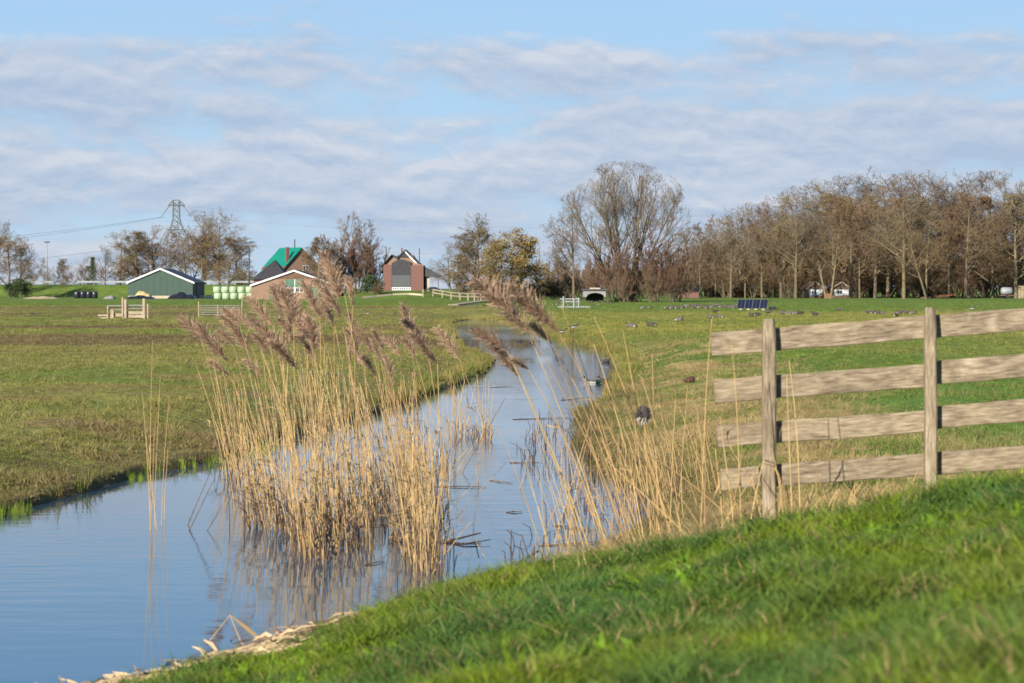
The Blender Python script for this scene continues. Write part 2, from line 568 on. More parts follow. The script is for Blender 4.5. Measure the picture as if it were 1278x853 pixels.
def build_ground():
    t = np.concatenate([np.linspace(-0.75, -0.24, 26)[:-1], np.linspace(-0.24, 0.24, 401), np.linspace(0.24, 0.75, 26)[1:]])
    y1 = np.arange(-8, 10, 0.25)
    y2 = np.arange(10, 40, 0.10)
    y3 = [40.0]
    while y3[-1] < 120:
        y3.append(y3[-1] + 0.1 * (y3[-1] / 40) ** 1.6)
    while y3[-1] < 545:
        y3.append(y3[-1] * 1.006)
    while y3[-1] < 9000:
        y3.append(y3[-1] * 1.12)
    ys = np.concatenate([y1, y2, np.array(y3)])
    YY, TT = np.meshgrid(ys, t, indexing='ij')
    XX = (YY + 11) * TT
    x, y = XX.ravel(), YY.ravel()
    d = water_dist(x, y)
    z = height(x, y, d)
    nr, nc = YY.shape
    me = bpy.data.meshes.new('meadow')
    co = np.stack([x, y, z], 1).astype(np.float32)
    i = np.arange((nr - 1) * (nc - 1))
    r, c = i // (nc - 1), i % (nc - 1)
    a = r * nc + c
    q = np.stack([a, a + 1, a + nc + 1, a + nc], 1)
    me.vertices.add(len(co))
    me.vertices.foreach_set('co', co.ravel())
    me.loops.add(q.size)
    me.loops.foreach_set('vertex_index', q.ravel().astype(np.int32))
    me.polygons.add(len(q))
    me.polygons.foreach_set('loop_start', (np.arange(len(q)) * 4).astype(np.int32))
    me.update(calc_edges=True)
    me.polygons.foreach_set('use_smooth', np.ones(len(q), bool))
    ca = me.color_attributes.new('tint', 'FLOAT_COLOR', 'POINT')
    cc = np.ones((len(x), 4), np.float32)
    cc[:, :3] = tint(x, y, d)
    ca.data.foreach_set('color', cc.ravel())
    m, nt, b = new_mat('meadow_turf')
    L = nt.links.new
    at_ = nt.nodes.new('ShaderNodeAttribute')
    at_.attribute_name = 'tint'
    geo = nt.nodes.new('ShaderNodeNewGeometry')
    def nz(scale, detail, st):
        mp = nt.nodes.new('ShaderNodeMapping')
        mp.inputs['Scale'].default_value = st
        L(geo.outputs['Position'], mp.inputs[0])
        n = nt.nodes.new('ShaderNodeTexNoise')
        n.inputs['Scale'].default_value = scale
        n.inputs['Detail'].default_value = detail
        n.inputs['Roughness'].default_value = 0.65
        L(mp.outputs[0], n.inputs['Vector'])
        return n.outputs[0]
    f1 = nz(9.0, 6, (1, 1, 1))
    f2 = nz(0.55, 6, (1, 0.6, 1))
    mr = nt.nodes.new('ShaderNodeMapRange')
    mr.inputs[1].default_value = 0.3
    mr.inputs[2].default_value = 0.7
    mr.inputs[3].default_value = 0.5
    mr.inputs[4].default_value = 1.45
    L(f1, mr.inputs[0])
    mr2 = nt.nodes.new('ShaderNodeMapRange')
    mr2.inputs[1].default_value = 0.3
    mr2.inputs[2].default_value = 0.7
    mr2.inputs[3].default_value = 0.72
    mr2.inputs[4].default_value = 1.28
    L(f2, mr2.inputs[0])
    mu = nt.nodes.new('ShaderNodeMath')
    mu.operation = 'MULTIPLY'
    L(mr.outputs[0], mu.inputs[0])
    L(mr2.outputs[0], mu.inputs[1])
    hs = nt.nodes.new('ShaderNodeHueSaturation')
    L(mu.outputs[0], hs.inputs['Value'])
    L(at_.outputs['Color'], hs.inputs['Color'])
    mh = nt.nodes.new('ShaderNodeMapRange')
    mh.inputs[1].default_value = 0.3
    mh.inputs[2].default_value = 0.7
    mh.inputs[3].default_value = 0.475
    mh.inputs[4].default_value = 0.525
    L(f2, mh.inputs[0])
    L(mh.outputs[0], hs.inputs['Hue'])
    L(hs.outputs[0], b.inputs['Base Color'])
    b.inputs['Roughness'].default_value = 0.9
    b.inputs['Specular IOR Level'].default_value = 0.1
    bn = nt.nodes.new('ShaderNodeBump')
    bn.inputs['Strength'].default_value = 0.9
    bn.inputs['Distance'].default_value = 0.05
    L(f1, bn.inputs['Height'])
    L(bn.outputs[0], b.inputs['Normal'])
    me.materials.append(m)
    structure(link('meadow_ground', me))
build_ground()

def build_water():
    mb = MB()
    mb.add([(-30, 3, 0), (25, 3, 0), (25, 185, 0), (-30, 185, 0)], [(0, 1, 2, 3)])
    m, nt, b = new_mat('ditch_water')
    L = nt.links.new
    b.inputs['Base Color'].default_value = (0.026, 0.058, 0.092, 1)
    b.inputs['Roughness'].default_value = 0.03
    b.inputs['IOR'].default_value = 1.33
    b.inputs['Specular IOR Level'].default_value = 0.75
    geo = nt.nodes.new('ShaderNodeNewGeometry')
    def nz(scale, st, det=3):
        mp = nt.nodes.new('ShaderNodeMapping')
        mp.inputs['Scale'].default_value = st
        L(geo.outputs['Position'], mp.inputs[0])
        n = nt.nodes.new('ShaderNodeTexNoise')
        n.inputs['Scale'].default_value = scale
        n.inputs['Detail'].default_value = det
        L(mp.outputs[0], n.inputs['Vector'])
        return n.outputs[0]
    fine = nz(2.2, (0.6, 2.0, 1))
    broad = nz(0.6, (0.6, 1.0, 1), 2)
    patch = nz(0.10, (1.5, 0.55, 1), 2)
    pm = nt.nodes.new('ShaderNodeMapRange')
    pm.inputs[1].default_value = 0.42
    pm.inputs[2].default_value = 0.62
    pm.inputs[3].default_value = 0.15
    pm.inputs[4].default_value = 1.0
    L(patch, pm.inputs[0])
    mu = nt.nodes.new('ShaderNodeMath')
    mu.operation = 'MULTIPLY'
    L(fine, mu.inputs[0])
    L(pm.outputs[0], mu.inputs[1])
    ad = nt.nodes.new('ShaderNodeMath')
    ad.operation = 'MULTIPLY_ADD'
    ad.inputs[1].default_value = 0.5
    L(broad, ad.inputs[0])
    L(mu.outputs[0], ad.inputs[2])
    bn = nt.nodes.new('ShaderNodeBump')
    bn.inputs['Strength'].default_value = 0.16
    bn.inputs['Distance'].default_value = 0.05
    L(ad.outputs[0], bn.inputs['Height'])
    L(bn.outputs[0], b.inputs['Normal'])
    M['water'] = m
    structure(mb.build('ditch_water', m))
    # flooded strips on the far meadow
    def patch_mesh(cx, cy, lx, ly, seed):
        q = MB()
        ring = []
        for k in range(40):
            a = 2 * math.pi * k / 40
            w = 0.8 + 0.4 * float(vnoise(np.array([k * 0.5]), np.array([seed * 3.0]), seed)[0])
            ring.append((lx * math.cos(a) * w, ly * math.sin(a) * w, 0))
        q.add([(0, 0, 0)] + ring, [(0, 1 + k, 1 + (k + 1) % 40) for k in range(40)])
        zs = [H(cx + p[0], cy + p[1]) for p in ring]
        o = q.build('puddle', m, None, False, (cx, cy, float(np.percentile(zs, 75)) + 0.012))
        structure(o)
    patch_mesh(X(196, 232), 232, 2.6, 9.0, 3)
    patch_mesh(X(588, 262), 262, 1.6, 14.0, 5)
build_water()

# ------------------------------------------------------------------ scattering of uncountable plants
PROTO = {}
def proto_collection(name, meshes):
    c = bpy.data.collections.new(name)
    for i, me in enumerate(meshes):
        c.objects.link(bpy.data.objects.new('%s_%02d' % (name, i), me))
    PROTO[name] = c
    return c

def blade_tuft(nb, h0, h1, w, spread, lean, seed, material, segs=3):
    r = random.Random(seed)
    mb = MB()
    for _ in range(nb):
        a, q = r.random() * 6.283, r.random() * 6.283
        rr = spread * math.sqrt(r.random())
        bx, by = rr * math.cos(a), rr * math.sin(a)
        h = r.uniform(h0, h1)
        ln = r.uniform(0.2, 1.0) * lean * h
        dx, dy = math.cos(q), math.sin(q)
        pts, ws = [], []
        for k in range(segs + 1):
            t = k / segs
            pts.append((bx + dx * ln * t * t, by + dy * ln * t * t, h * (t - 0.25 * lean * t * t) - 0.01))
            ws.append(w * (1 - 0.85 * t * t))
        s = r.random() * 6.283
        mb.ribbon(pts, (math.cos(s), math.sin(s), 0), ws)
    return mb.mesh('tuft', material)

def scatter(name, coll, pts, rot, scl, tints, label, cat, kind='stuff'):
    n = len(pts)
    me = bpy.data.meshes.new(name)
    me.vertices.add(n)
    me.vertices.foreach_set('co', np.asarray(pts, np.float32).ravel())
    a = me.attributes.new('rot', 'FLOAT_VECTOR', 'POINT')
    a.data.foreach_set('vector', np.asarray(rot, np.float32).ravel())
    a = me.attributes.new('scl', 'FLOAT_VECTOR', 'POINT')
    a.data.foreach_set('vector', np.asarray(scl, np.float32).ravel())
    a = me.attributes.new('idx', 'INT', 'POINT')
    a.data.foreach_set('value', RNG.integers(0, len(coll.objects), n).astype(np.int32))
    a = me.attributes.new('tint', 'FLOAT_COLOR', 'POINT')
    cc = np.ones((n, 4), np.float32)
    cc[:, :3] = tints
    a.data.foreach_set('color', cc.ravel())
    o = link(name, me)
    tag(o, label, cat, kind=kind)
    ng = bpy.data.node_groups.new(name + '_scatter', 'GeometryNodeTree')
    ng.interface.new_socket('Geometry', in_out='INPUT', socket_type='NodeSocketGeometry')
    ng.interface.new_socket('Geometry', in_out='OUTPUT', socket_type='NodeSocketGeometry')
    N = ng.nodes
    gi, go = N.new('NodeGroupInput'), N.new('NodeGroupOutput')
    mp = N.new('GeometryNodeMeshToPoints')
    ip = N.new('GeometryNodeInstanceOnPoints')
    ci = N.new('GeometryNodeCollectionInfo')
    ci.inputs['Collection'].default_value = coll
    ci.inputs['Separate Children'].default_value = True
    ci.inputs['Reset Children'].default_value = True
    def attr(nm, dt):
        q = N.new('GeometryNodeInputNamedAttribute')
        q.data_type = dt
        q.inputs['Name'].default_value = nm
        return q.outputs['Attribute']
    L = ng.links.new
    L(gi.outputs[0], mp.inputs['Mesh'])
    L(mp.outputs[0], ip.inputs['Points'])
    L(ci.outputs[0], ip.inputs['Instance'])
    ip.inputs['Pick Instance'].default_value = True
    L(attr('idx', 'INT'), ip.inputs['Instance Index'])
    L(attr('rot', 'FLOAT_VECTOR'), ip.inputs['Rotation'])
    L(attr('scl', 'FLOAT_VECTOR'), ip.inputs['Scale'])
    L(ip.outputs[0], go.inputs[0])
    md = o.modifiers.new('scatter', 'NODES')
    md.node_group = ng
    return o

def rots(n, tilt=0.15):
    r = np.zeros((n, 3))
    r[:, 2] = RNG.random(n) * 6.283
    r[:, :2] = RNG.normal(0, tilt, (n, 2))
    return r

long_grass = proto_collection('long_grass', [blade_tuft(24, 0.05, 0.14, 0.007, 0.07, 1.0, 100 + i, M['blade']) for i in range(6)])
short_grass = proto_collection('short_grass', [blade_tuft(18, 0.03, 0.075, 0.009, 0.10, 0.9, 200 + i, M['blade'], 2) for i in range(5)])
fringe_grass = proto_collection('fringe_grass', [blade_tuft(16, 0.12, 0.30, 0.010, 0.09, 0.5, 300 + i, M['blade'], 3) for i in range(5)])
straw_grass = proto_collection('straw_grass', [blade_tuft(16, 0.15, 0.42, 0.008, 0.12, 1.5, 400 + i, M['blade'], 3) for i in range(5)])
broad_leaf = proto_collection('broad_leaf', [blade_tuft(7, 0.06, 0.10, 0.030, 0.05, 1.6, 500 + i, M['blade'], 3) for i in range(3)])

def scatter_grass():
    # foreground bank
    n = 42000
    y = RNG.uniform(4.5, 17.0, n)
    x = RNG.uniform(-0.27, 0.27, n) * (y + 1.5)
    d = water_dist(x, y)
    k = (bank_s(x, y) > -0.35 + 0.25 * RNG.random(n)) & (d > 0.50 + 0.40 * RNG.random(n))
    x, y, d = x[k], y[k], d[k]
    z = height(x, y, d)
    n = len(x)
    tuft = sstep(0.35, 0.7, fbm(x * 1.6, y * 1.6, 77, 3))
    s = 0.55 + 0.9 * tuft + RNG.normal(0, 0.12, n)
    c = tint(x, y, d)
    hue = fbm(x * 2.3, y * 2.3, 88, 3)
    c = lerp(c, np.array((0.16, 0.22, 0.012))[None], sstep(0.52, 0.7, hue) * 0.8)
    c = lerp(c, np.array((0.05, 0.125, 0.035))[None], sstep(0.5, 0.3, hue) * 0.5)
    dry = RNG.random(n) < 0.07
    c[dry] = STRAW * 0.9
    c *= RNG.uniform(0.72, 1.3, n)[:, None]
    s = np.clip(s, 0.4, 1.7)
    scatter('bank_grass', long_grass, np.stack([x, y, z], 1), rots(n, 0.2), np.stack([s, s, s], 1), c, 'lush green grass covering the foreground bank', 'grass')
    # clover-like broad leaves in it
    q = RNG.random(n) < 0.10 * sstep(0.5, 0.65, fbm(x * 0.9, y * 0.9, 91, 3))
    c2 = np.repeat(np.array((0.11, 0.19, 0.012))[None], q.sum(), 0) * RNG.uniform(0.7, 1.2, q.sum())[:, None]
    scatter('bank_weeds', broad_leaf, np.stack([x, y, z + 0.02], 1)[q], rots(int(q.sum()), 0.25), np.repeat(RNG.uniform(0.7, 1.2, q.sum())[:, None], 3, 1), c2, 'yellow-green broad-leaved weeds in the foreground grass', 'weeds')
    # meadows
    n = 120000
    y = np.exp(RNG.uniform(math.log(15), math.log(330), n))
    x = RNG.uniform(-0.235, 0.235, n) * (y + 2)
    d = water_dist(x, y)
    k = (d > 0.06) & (bank_s(x, y) < 0.0)
    x, y, d = x[k], y[k], d[k]
    z = height(x, y, d)
    n = len(x)
    g = np.clip(y / 45, 0.8, 2.6) * RNG.uniform(0.6, 1.25, n)
    hgt = (0.7 + 0.7 * sstep(0.45, 0.7, fbm(x * 0.8, y * 0.5, 61, 3))) * np.clip(y / 60, 0.8, 1.6)
    c = tint(x, y, d) * RNG.uniform(0.8, 1.5, n)[:, None]
    st = RNG.random(n) < 0.10
    c[st] = c[st] * 0.5 + STRAW * 0.5
    scatter('meadow_grass', short_grass, np.stack([x, y, z - 0.005], 1), rots(n, 0.15), np.stack([g, g, hgt], 1), c, 'short grazed grass of the flat meadows on both sides of the ditch', 'grass')
    # tussocks on the meadows near the ditch
    n = 60000
    y = np.exp(RNG.uniform(math.log(20), math.log(110), n))
    x = RNG.uniform(-0.23, 0.23, n) * (y + 2)
    d = water_dist(x, y)
    k = (d > 0.25) & (bank_s(x, y) < -0.3) & (fbm(x * 0.75, y * 0.6, 97, 4) > 0.585 - 0.05 * (d < 3)) & (RNG.random(n) < 0.55)
    x, y, d = x[k], y[k], d[k]
    n = len(x)
    z = height(x, y, d)
    c = lerp(tint(x, y, d) * 1.15, STRAW[None] * 0.8, RNG.random(n) ** 2 * 0.8)
    s = RNG.uniform(0.25, 0.6, n)
    scatter('meadow_tussocks', fringe_grass, np.stack([x, y, z - 0.01], 1), rots(n, 0.35), np.stack([s * 2.0, s * 2.0, s], 1), c, 'rough tussocks in the meadows near the ditch', 'grass')
    # coarse yellowish fringe along the waterline
    n = 260000
    y = np.exp(RNG.uniform(math.log(19), math.log(178), n))
    x = RNG.uniform(-0.24, 0.10, n) * (y + 2)
    d = water_dist(x, y)
    w = np.clip(y / 60, 0.5, 2)
    k = (d > 0.0) & (d < 0.55 * w * RNG.random(n)) & (bank_s(x, y) < -0.2)
    k &= (fbm(x * 1.2, y * 0.4, 66, 3) > 0.42) & (RNG.random(n) < np.clip((y - 30) / 50, 0.03, 1))
    x, y, d = x[k], y[k], d[k]
    n = len(x)
    z = height(x, y, d)
    c = lerp(np.repeat(YELLOW[None], n, 0), STRAW[None] * 0.8, RNG.random(n) * 0.8)
    c = lerp(c, GREEN[None], (RNG.random(n) < 0.35) * 0.8)
    c = lerp(c, BROWN[None], sstep(55, 40, y) * 0.55)
    s = RNG.uniform(0.5, 1.1, n)
    scatter('waterside_grass', fringe_grass, np.stack([x, y, z], 1), rots(n, 0.15), np.stack([s * 1.3, s * 1.3, s], 1), c, 'yellowing coarse grass fringing the waterline of the ditch', 'grass')
    # fresh shoots standing in the water under the left bank
    n = 60000
    y = RNG.uniform(20, 36, n)
    x = RNG.uniform(-7.5, -3, n)
    d = water_dist(x, y)
    k = (d > -0.30) & (d < 0.05) & (fbm(x * 3.1, y * 2.2, 93, 2) > 0.60) & (RNG.random(n) < 0.10)
    x, y = x[k], y[k]
    n = len(x)
    c = np.repeat(np.array((0.20, 0.27, 0.03))[None], n, 0) * RNG.uniform(0.6, 1.2, n)[:, None]
    s = RNG.uniform(0.35, 0.9, n)
    scatter('water_shoots', fringe_grass, np.stack([x, y, np.full(n, -0.02)], 1), rots(n, 0.1), np.stack([s * 0.5, s * 0.5, s], 1), c, 'bright green young shoots in the shallows under the left bank', 'shoots')
    # straw between fence and foreground bank, and on the right bank among the reeds
    n = 130000
    y = RNG.uniform(13, 62, n)
    x = RNG.uniform(0.0, 9, n)
    d = water_dist(x, y)
    s_ = bank_s(x, y)
    dens = sstep(-3.6, -1.0, s_) * (s_ < -0.15) * (x > 0.35)
    patch = sstep(0.50, 0.62, fbm(x * 0.8, y * 0.35, 71, 3)) * (1 - sstep(3.0, 5.5, d)) * (y > 19) * 0.30
    reedy = (1 - sstep(0.9, 1.9, d)) * (y < 34) * 0.28
    k = (d > 0.0) & (RNG.random(n) < np.maximum(np.maximum(dens, patch), reedy)) & (s_ < -0.12) & (RNG.random(n) < 0.6)
    x, y, d = x[k], y[k], d[k]
    n = len(x)
    z = height(x, y, d)
    c = lerp(np.repeat(STRAW[None] * 1.15, n, 0), BROWN[None] * 1.4, RNG.random(n) ** 2 * 0.9)
    c = lerp(c, GREEN[None], (RNG.random(n) < 0.12) * 0.8)
    s = RNG.uniform(0.35, 1.0, n) * np.where(y > 20, 0.6, 1.0)
    scatter('dry_grass', straw_grass, np.stack([x, y, z], 1), rots(n, 0.35), np.stack([s, s, s * 0.8], 1), c, 'withered straw-coloured grass at the fence foot and on the right bank', 'dry grass')
scatter_grass()
# ------------------------------------------------------------------ trees
def perp(d, r):
    a = d.cross(Vector((r.uniform(-1, 1), r.uniform(-1, 1), r.uniform(-1, 1))))
    return a.normalized() if a.length > 1e-4 else Vector((1, 0, 0))

def gen_tree(seed, hgt, stems=1, clear=0.25, spread=0.5, up=0.25, lim=(9, 6, 5, 4), ratio=(0.5, 0.5, 0.5, 0.55), twig_w=0.035, trunk_r=None, leaves=0, leaf=0.22, leaf_low=0.0, droop=0.0, taper_top=1.0, leader=1.0, dome=False, name='tree', wiggle=0.10):
    """trunk mesh (trunk, limbs, main branches) and crown mesh (twigs and any leaves)"""
    r = random.Random(seed)
    tr, cr = MB(), MB()
    tips = []
    def grow(p, d, ln, rad, lev, bendup):
        nseg = (7, 5, 4, 3, 2)[lev]
        pts, rads = [p.copy()], [rad]
        dirs = [d.copy()]
        for i in range(nseg):
            t = (i + 1) / nseg
            d = d + perp(d, r) * wiggle * (1 if lev else 0.35) + Vector((0, 0, bendup / nseg))
            if droop and lev >= 2:
                d = d + Vector((0, 0, -droop / nseg * lev))
            d.normalize()
            p = p + d * (ln / nseg)
            pts.append(p.copy())
            rads.append(rad * (1 - (0.78 if lev == 0 else 0.7) * t))
            dirs.append(d.copy())
        if lev <= 2:
            tr.tube(pts, [max(q, twig_w * 0.55) for q in rads], (7, 5, 3)[lev], 0, False)
        else:
            w0 = twig_w * (1.25 if lev == 3 else 0.8)
            side = perp(dirs[0], r)
            cr.ribbon(pts, side, [w0 * (1 - 0.6 * i / nseg) for i in range(nseg + 1)])
        if lev >= 3:
            tips.append((pts[-1], dirs[-1]))
            tips.append((pts[len(pts) // 2], dirs[-1]))
        if lev >= 4 or lev >= len(lim):
            return
        n = lim[lev]
        for k in range(n):
            lo = clear if lev == 0 else 0.22
            t = lo + (1 - lo) * (k + r.random()) / n
            t = min(t, 0.99)
            f = t * nseg
            i = int(f)
            q = pts[i].lerp(pts[i + 1], f - i)
            dd = dirs[i]
            ang = spread * r.uniform(0.7, 1.35) * (1.0 if lev == 0 else 1.15)
            if lev == 0:
                ang *= (1.25 - 0.5 * t)
            nd = (dd * math.cos(ang) + perp(dd, r) * math.sin(ang)).normalized()
            if lev == 0:
                length = ln * ratio[0] * r.uniform(0.75, 1.15) * (1 - 0.55 * taper_top * max(0, t - clear) / (1 - clear))
            else:
                length = ln * ratio[lev] * r.uniform(0.7, 1.2) * (1.15 - 0.5 * t)
            grow(q, nd, length, max(rads[i] * r.uniform(0.45, 0.62), twig_w * 0.6), lev + 1, up)
    for sidx in range(stems):
        a = sidx * 2.4 + r.random()
        lean = 0.0 if stems == 1 else (0.08 + 0.52 * sidx / stems) * r.uniform(0.85, 1.15)
        if dome:
            lean = 0.62 * math.sqrt((sidx + 0.15) / stems) * r.uniform(0.9, 1.1)
        base = Vector((0, 0, -0.15)) if stems == 1 else Vector((math.cos(a), math.sin(a), 0)) * r.uniform(0.1, 0.05 * hgt)
        base.z = -0.15
        d0 = Vector((math.cos(a) * lean, math.sin(a) * lean, 1)).normalized()
        hh = hgt * (1.0 if sidx == 0 else r.uniform(0.88, 1.0) * (1 - 0.35 * lean))
        if dome:
            hh = hgt * (1.0 - 0.26 * (lean / 0.62) ** 2) * r.uniform(0.93, 1.0)
        grow(base, d0, hh * 0.93 * leader, (trunk_r or hgt * 0.018) * (1 if stems == 1 else 0.7), 0, 0.06)
    if leaves:
        r.shuffle(tips)
        pick = [t for t in tips if r.random() < 1.0 - leaf_low * min(1, t[0].z / hgt)]
        for i in range(leaves):
            p, d = pick[i % len(pick)]
            c = p + Vector((r.gauss(0, 1), r.gauss(0, 1), r.gauss(0, 0.8))) * leaf * 1.4
            a = perp(Vector((r.uniform(-1, 1), r.uniform(-1, 1), r.uniform(-0.3, 1))).normalized(), r)
            b = a.cross(Vector((r.uniform(-1, 1), r.uniform(-1, 1), r.uniform(-1, 1))).normalized())
            s = leaf * r.uniform(0.5, 1.1)
            cr.add([c - a * s, c + b * s * 0.5, c + a * s, c - b * s * 0.5], [(0, 1, 2, 3)], 1)
    return tr, cr

KIND = {}
def kind(key, trunk_mat, crown_mats, **kw):
    tr, cr = gen_tree(**kw)
    if kw.get('dome'):          # an old free-standing crown grows to an even dome
        for mb in (tr, cr):
            v = np.array(mb.v)
            q = (v - np.array((0, 0, 9.2))) / np.array((9.6, 9.6, 9.9))
            rr = np.linalg.norm(q, axis=1) + 1e-9
            f = np.where(rr < 0.72, rr, 0.72 + 0.28 * np.tanh((rr - 0.72) / 0.28))
            low = v[:, 2] < 5.0
            nv = q * (f / rr)[:, None] * np.array((9.6, 9.6, 9.9)) + np.array((0, 0, 9.2))
            w = sstep(4.0, 8.0, v[:, 2])[:, None]
            mb.v = [tuple(p) for p in (v * (1 - w) + nv * w)]
    KIND[key] = (tr.mesh('trunk', trunk_mat, True), cr.mesh('crown', crown_mats), kw['hgt'])

def make_kinds():
    b, g, t = M['bark'], M['bark_green'], M['twig']
    kind('giant', b, [M['twig_grey']], seed=3, hgt=19, stems=14, dome=True, clear=0.34, spread=0.52, up=0.24, lim=(9, 6, 6, 5), ratio=(0.36, 0.56, 0.55, 0.6), twig_w=0.029, trunk_r=0.27, taper_top=0.55, leader=1.05)
    kind('bare_a', g, [M['twig_grey']], seed=11, hgt=20, clear=0.28, spread=0.85, up=0.28, lim=(17, 8, 6, 6), ratio=(0.52, 0.5, 0.5, 0.55), twig_w=0.042)
    kind('bare_b', b, [M['twig_olive']], seed=12, hgt=18, clear=0.22, spread=0.95, up=0.22, lim=(17, 8, 6, 6), ratio=(0.52, 0.52, 0.5, 0.55), twig_w=0.042)
    kind('bare_c', g, [t], seed=13, hgt=21, stems=2, clear=0.30, spread=0.80, up=0.28, lim=(13, 7, 6, 5), ratio=(0.48, 0.5, 0.5, 0.55), twig_w=0.042)
    kind('slim', g, [t], seed=14, hgt=15, clear=0.30, spread=0.70, up=0.35, lim=(16, 7, 6, 5), ratio=(0.40, 0.5, 0.5, 0.55), twig_w=0.038, trunk_r=0.17)
    kind('oak', b, [t, M['leaf_brown']], seed=15, hgt=18, clear=0.2, spread=0.95, up=0.18, lim=(15, 7, 6, 4), ratio=(0.52, 0.5, 0.5, 0.5), twig_w=0.040, leaves=9500, leaf=0.18)
    kind('ochre', b, [t, M['leaf_ochre']], seed=16, hgt=17, clear=0.10, spread=0.75, up=0.25, lim=(15, 7, 6, 4), ratio=(0.42, 0.5, 0.5, 0.5), twig_w=0.040, leaves=8000, leaf=0.18)
    kind('brush', M['bark'], [M['twig_red']], seed=17, hgt=9, stems=10, clear=0.10, spread=0.42, up=0.25, lim=(10, 6, 5, 4), ratio=(0.36, 0.5, 0.5, 0.5), twig_w=0.034, trunk_r=0.09)
    kind('brush_grey', g, [t], seed=18, hgt=9, stems=8, clear=0.08, spread=0.5, up=0.25, lim=(10, 6, 5, 4), ratio=(0.36, 0.5, 0.5, 0.5), twig_w=0.034, trunk_r=0.09)
    kind('willow', M['bark'], [M['twig_yellow'], M['leaf_gold']], seed=19, hgt=11, clear=0.12, spread=0.85, up=0.40, lim=(18, 8, 7, 5), ratio=(0.50, 0.45, 0.55, 0.8), twig_w=0.038, droop=0.30, leaves=4500, leaf=0.2)
    kind('hedge', b, [M['twig_red'], M['leaf_ochre']], seed=20, hgt=3.5, stems=7, clear=0.05, spread=0.5, up=0.1, lim=(8, 5, 4, 3), ratio=(0.45, 0.5, 0.5, 0.5), twig_w=0.03, trunk_r=0.05, leaves=900, leaf=0.14)
    kind('evergreen', b, [t, M['leaf_ever']], seed=21, hgt=4.5, stems=4, clear=0.05, spread=0.6, up=0.1, lim=(9, 5, 4, 3), ratio=(0.45, 0.5, 0.5, 0.5), twig_w=0.03, trunk_r=0.06, leaves=4500, leaf=0.17)
    # conifer : whorls of drooping boughs
    r = random.Random(5)
    tr, cr = MB(), MB()
    hh = 11.0
    tr.tube([(0, 0, -0.1), (0.05, 0, hh * 0.5), (0, 0, hh)], [0.2, 0.12, 0.03], 6)
    for k in range(140):
        z = hh * (0.1 + 0.88 * k / 140)
        ln = (hh - z) * 0.26 * r.uniform(0.55, 1.15) + 0.25
        a = k * 2.4
        dx, dy = math.cos(a), math.sin(a)
        tip = Vector((dx * ln, dy * ln, z - 0.18 * ln))
        tr.tube([(0, 0, z), tip], [0.03, 0.01], 3, 0, False)
        for j in range(26):
            t_ = r.random() ** 0.7
            c = Vector((0, 0, z)).lerp(tip, t_) + Vector((r.gauss(0, .16), r.gauss(0, .16), r.gauss(-0.05, .1)))
            a1 = perp(Vector((dx, dy, 0.2)), r)
            s = 0.24 * r.uniform(.5, 1)
            b1 = Vector((dx, dy, r.uniform(-.6, .3))).normalized()
            cr.add([c - a1 * s * .4, c + b1 * s, c + a1 * s * .4, c - b1 * s], [(0, 1, 2, 3)], 0)
    KIND['conifer'] = (tr.mesh('trunk', b, True), cr.mesh('crown', M['leaf_pine']), hh)
make_kinds()

def tree(key, px, D, h_px, label, name='bare_tree', cat='tree', group=None, wide=1.0, seed=None, base=None, parts=True):
    """a tree of kind key whose top stands h_px photo pixels above its foot"""
    tm, cm, h0 = KIND[key]
    x = X(px, D)
    s = S(h_px, D) / h0
    o = thing(name, label, cat, (x, D, H(x, D) if base is None else base), (hash((px, D)) % 628) / 100.0, group)
    o.scale = (s * wide, s * wide, s)
    link('trunk', tm, o)
    link('crown', cm, o)
    return o

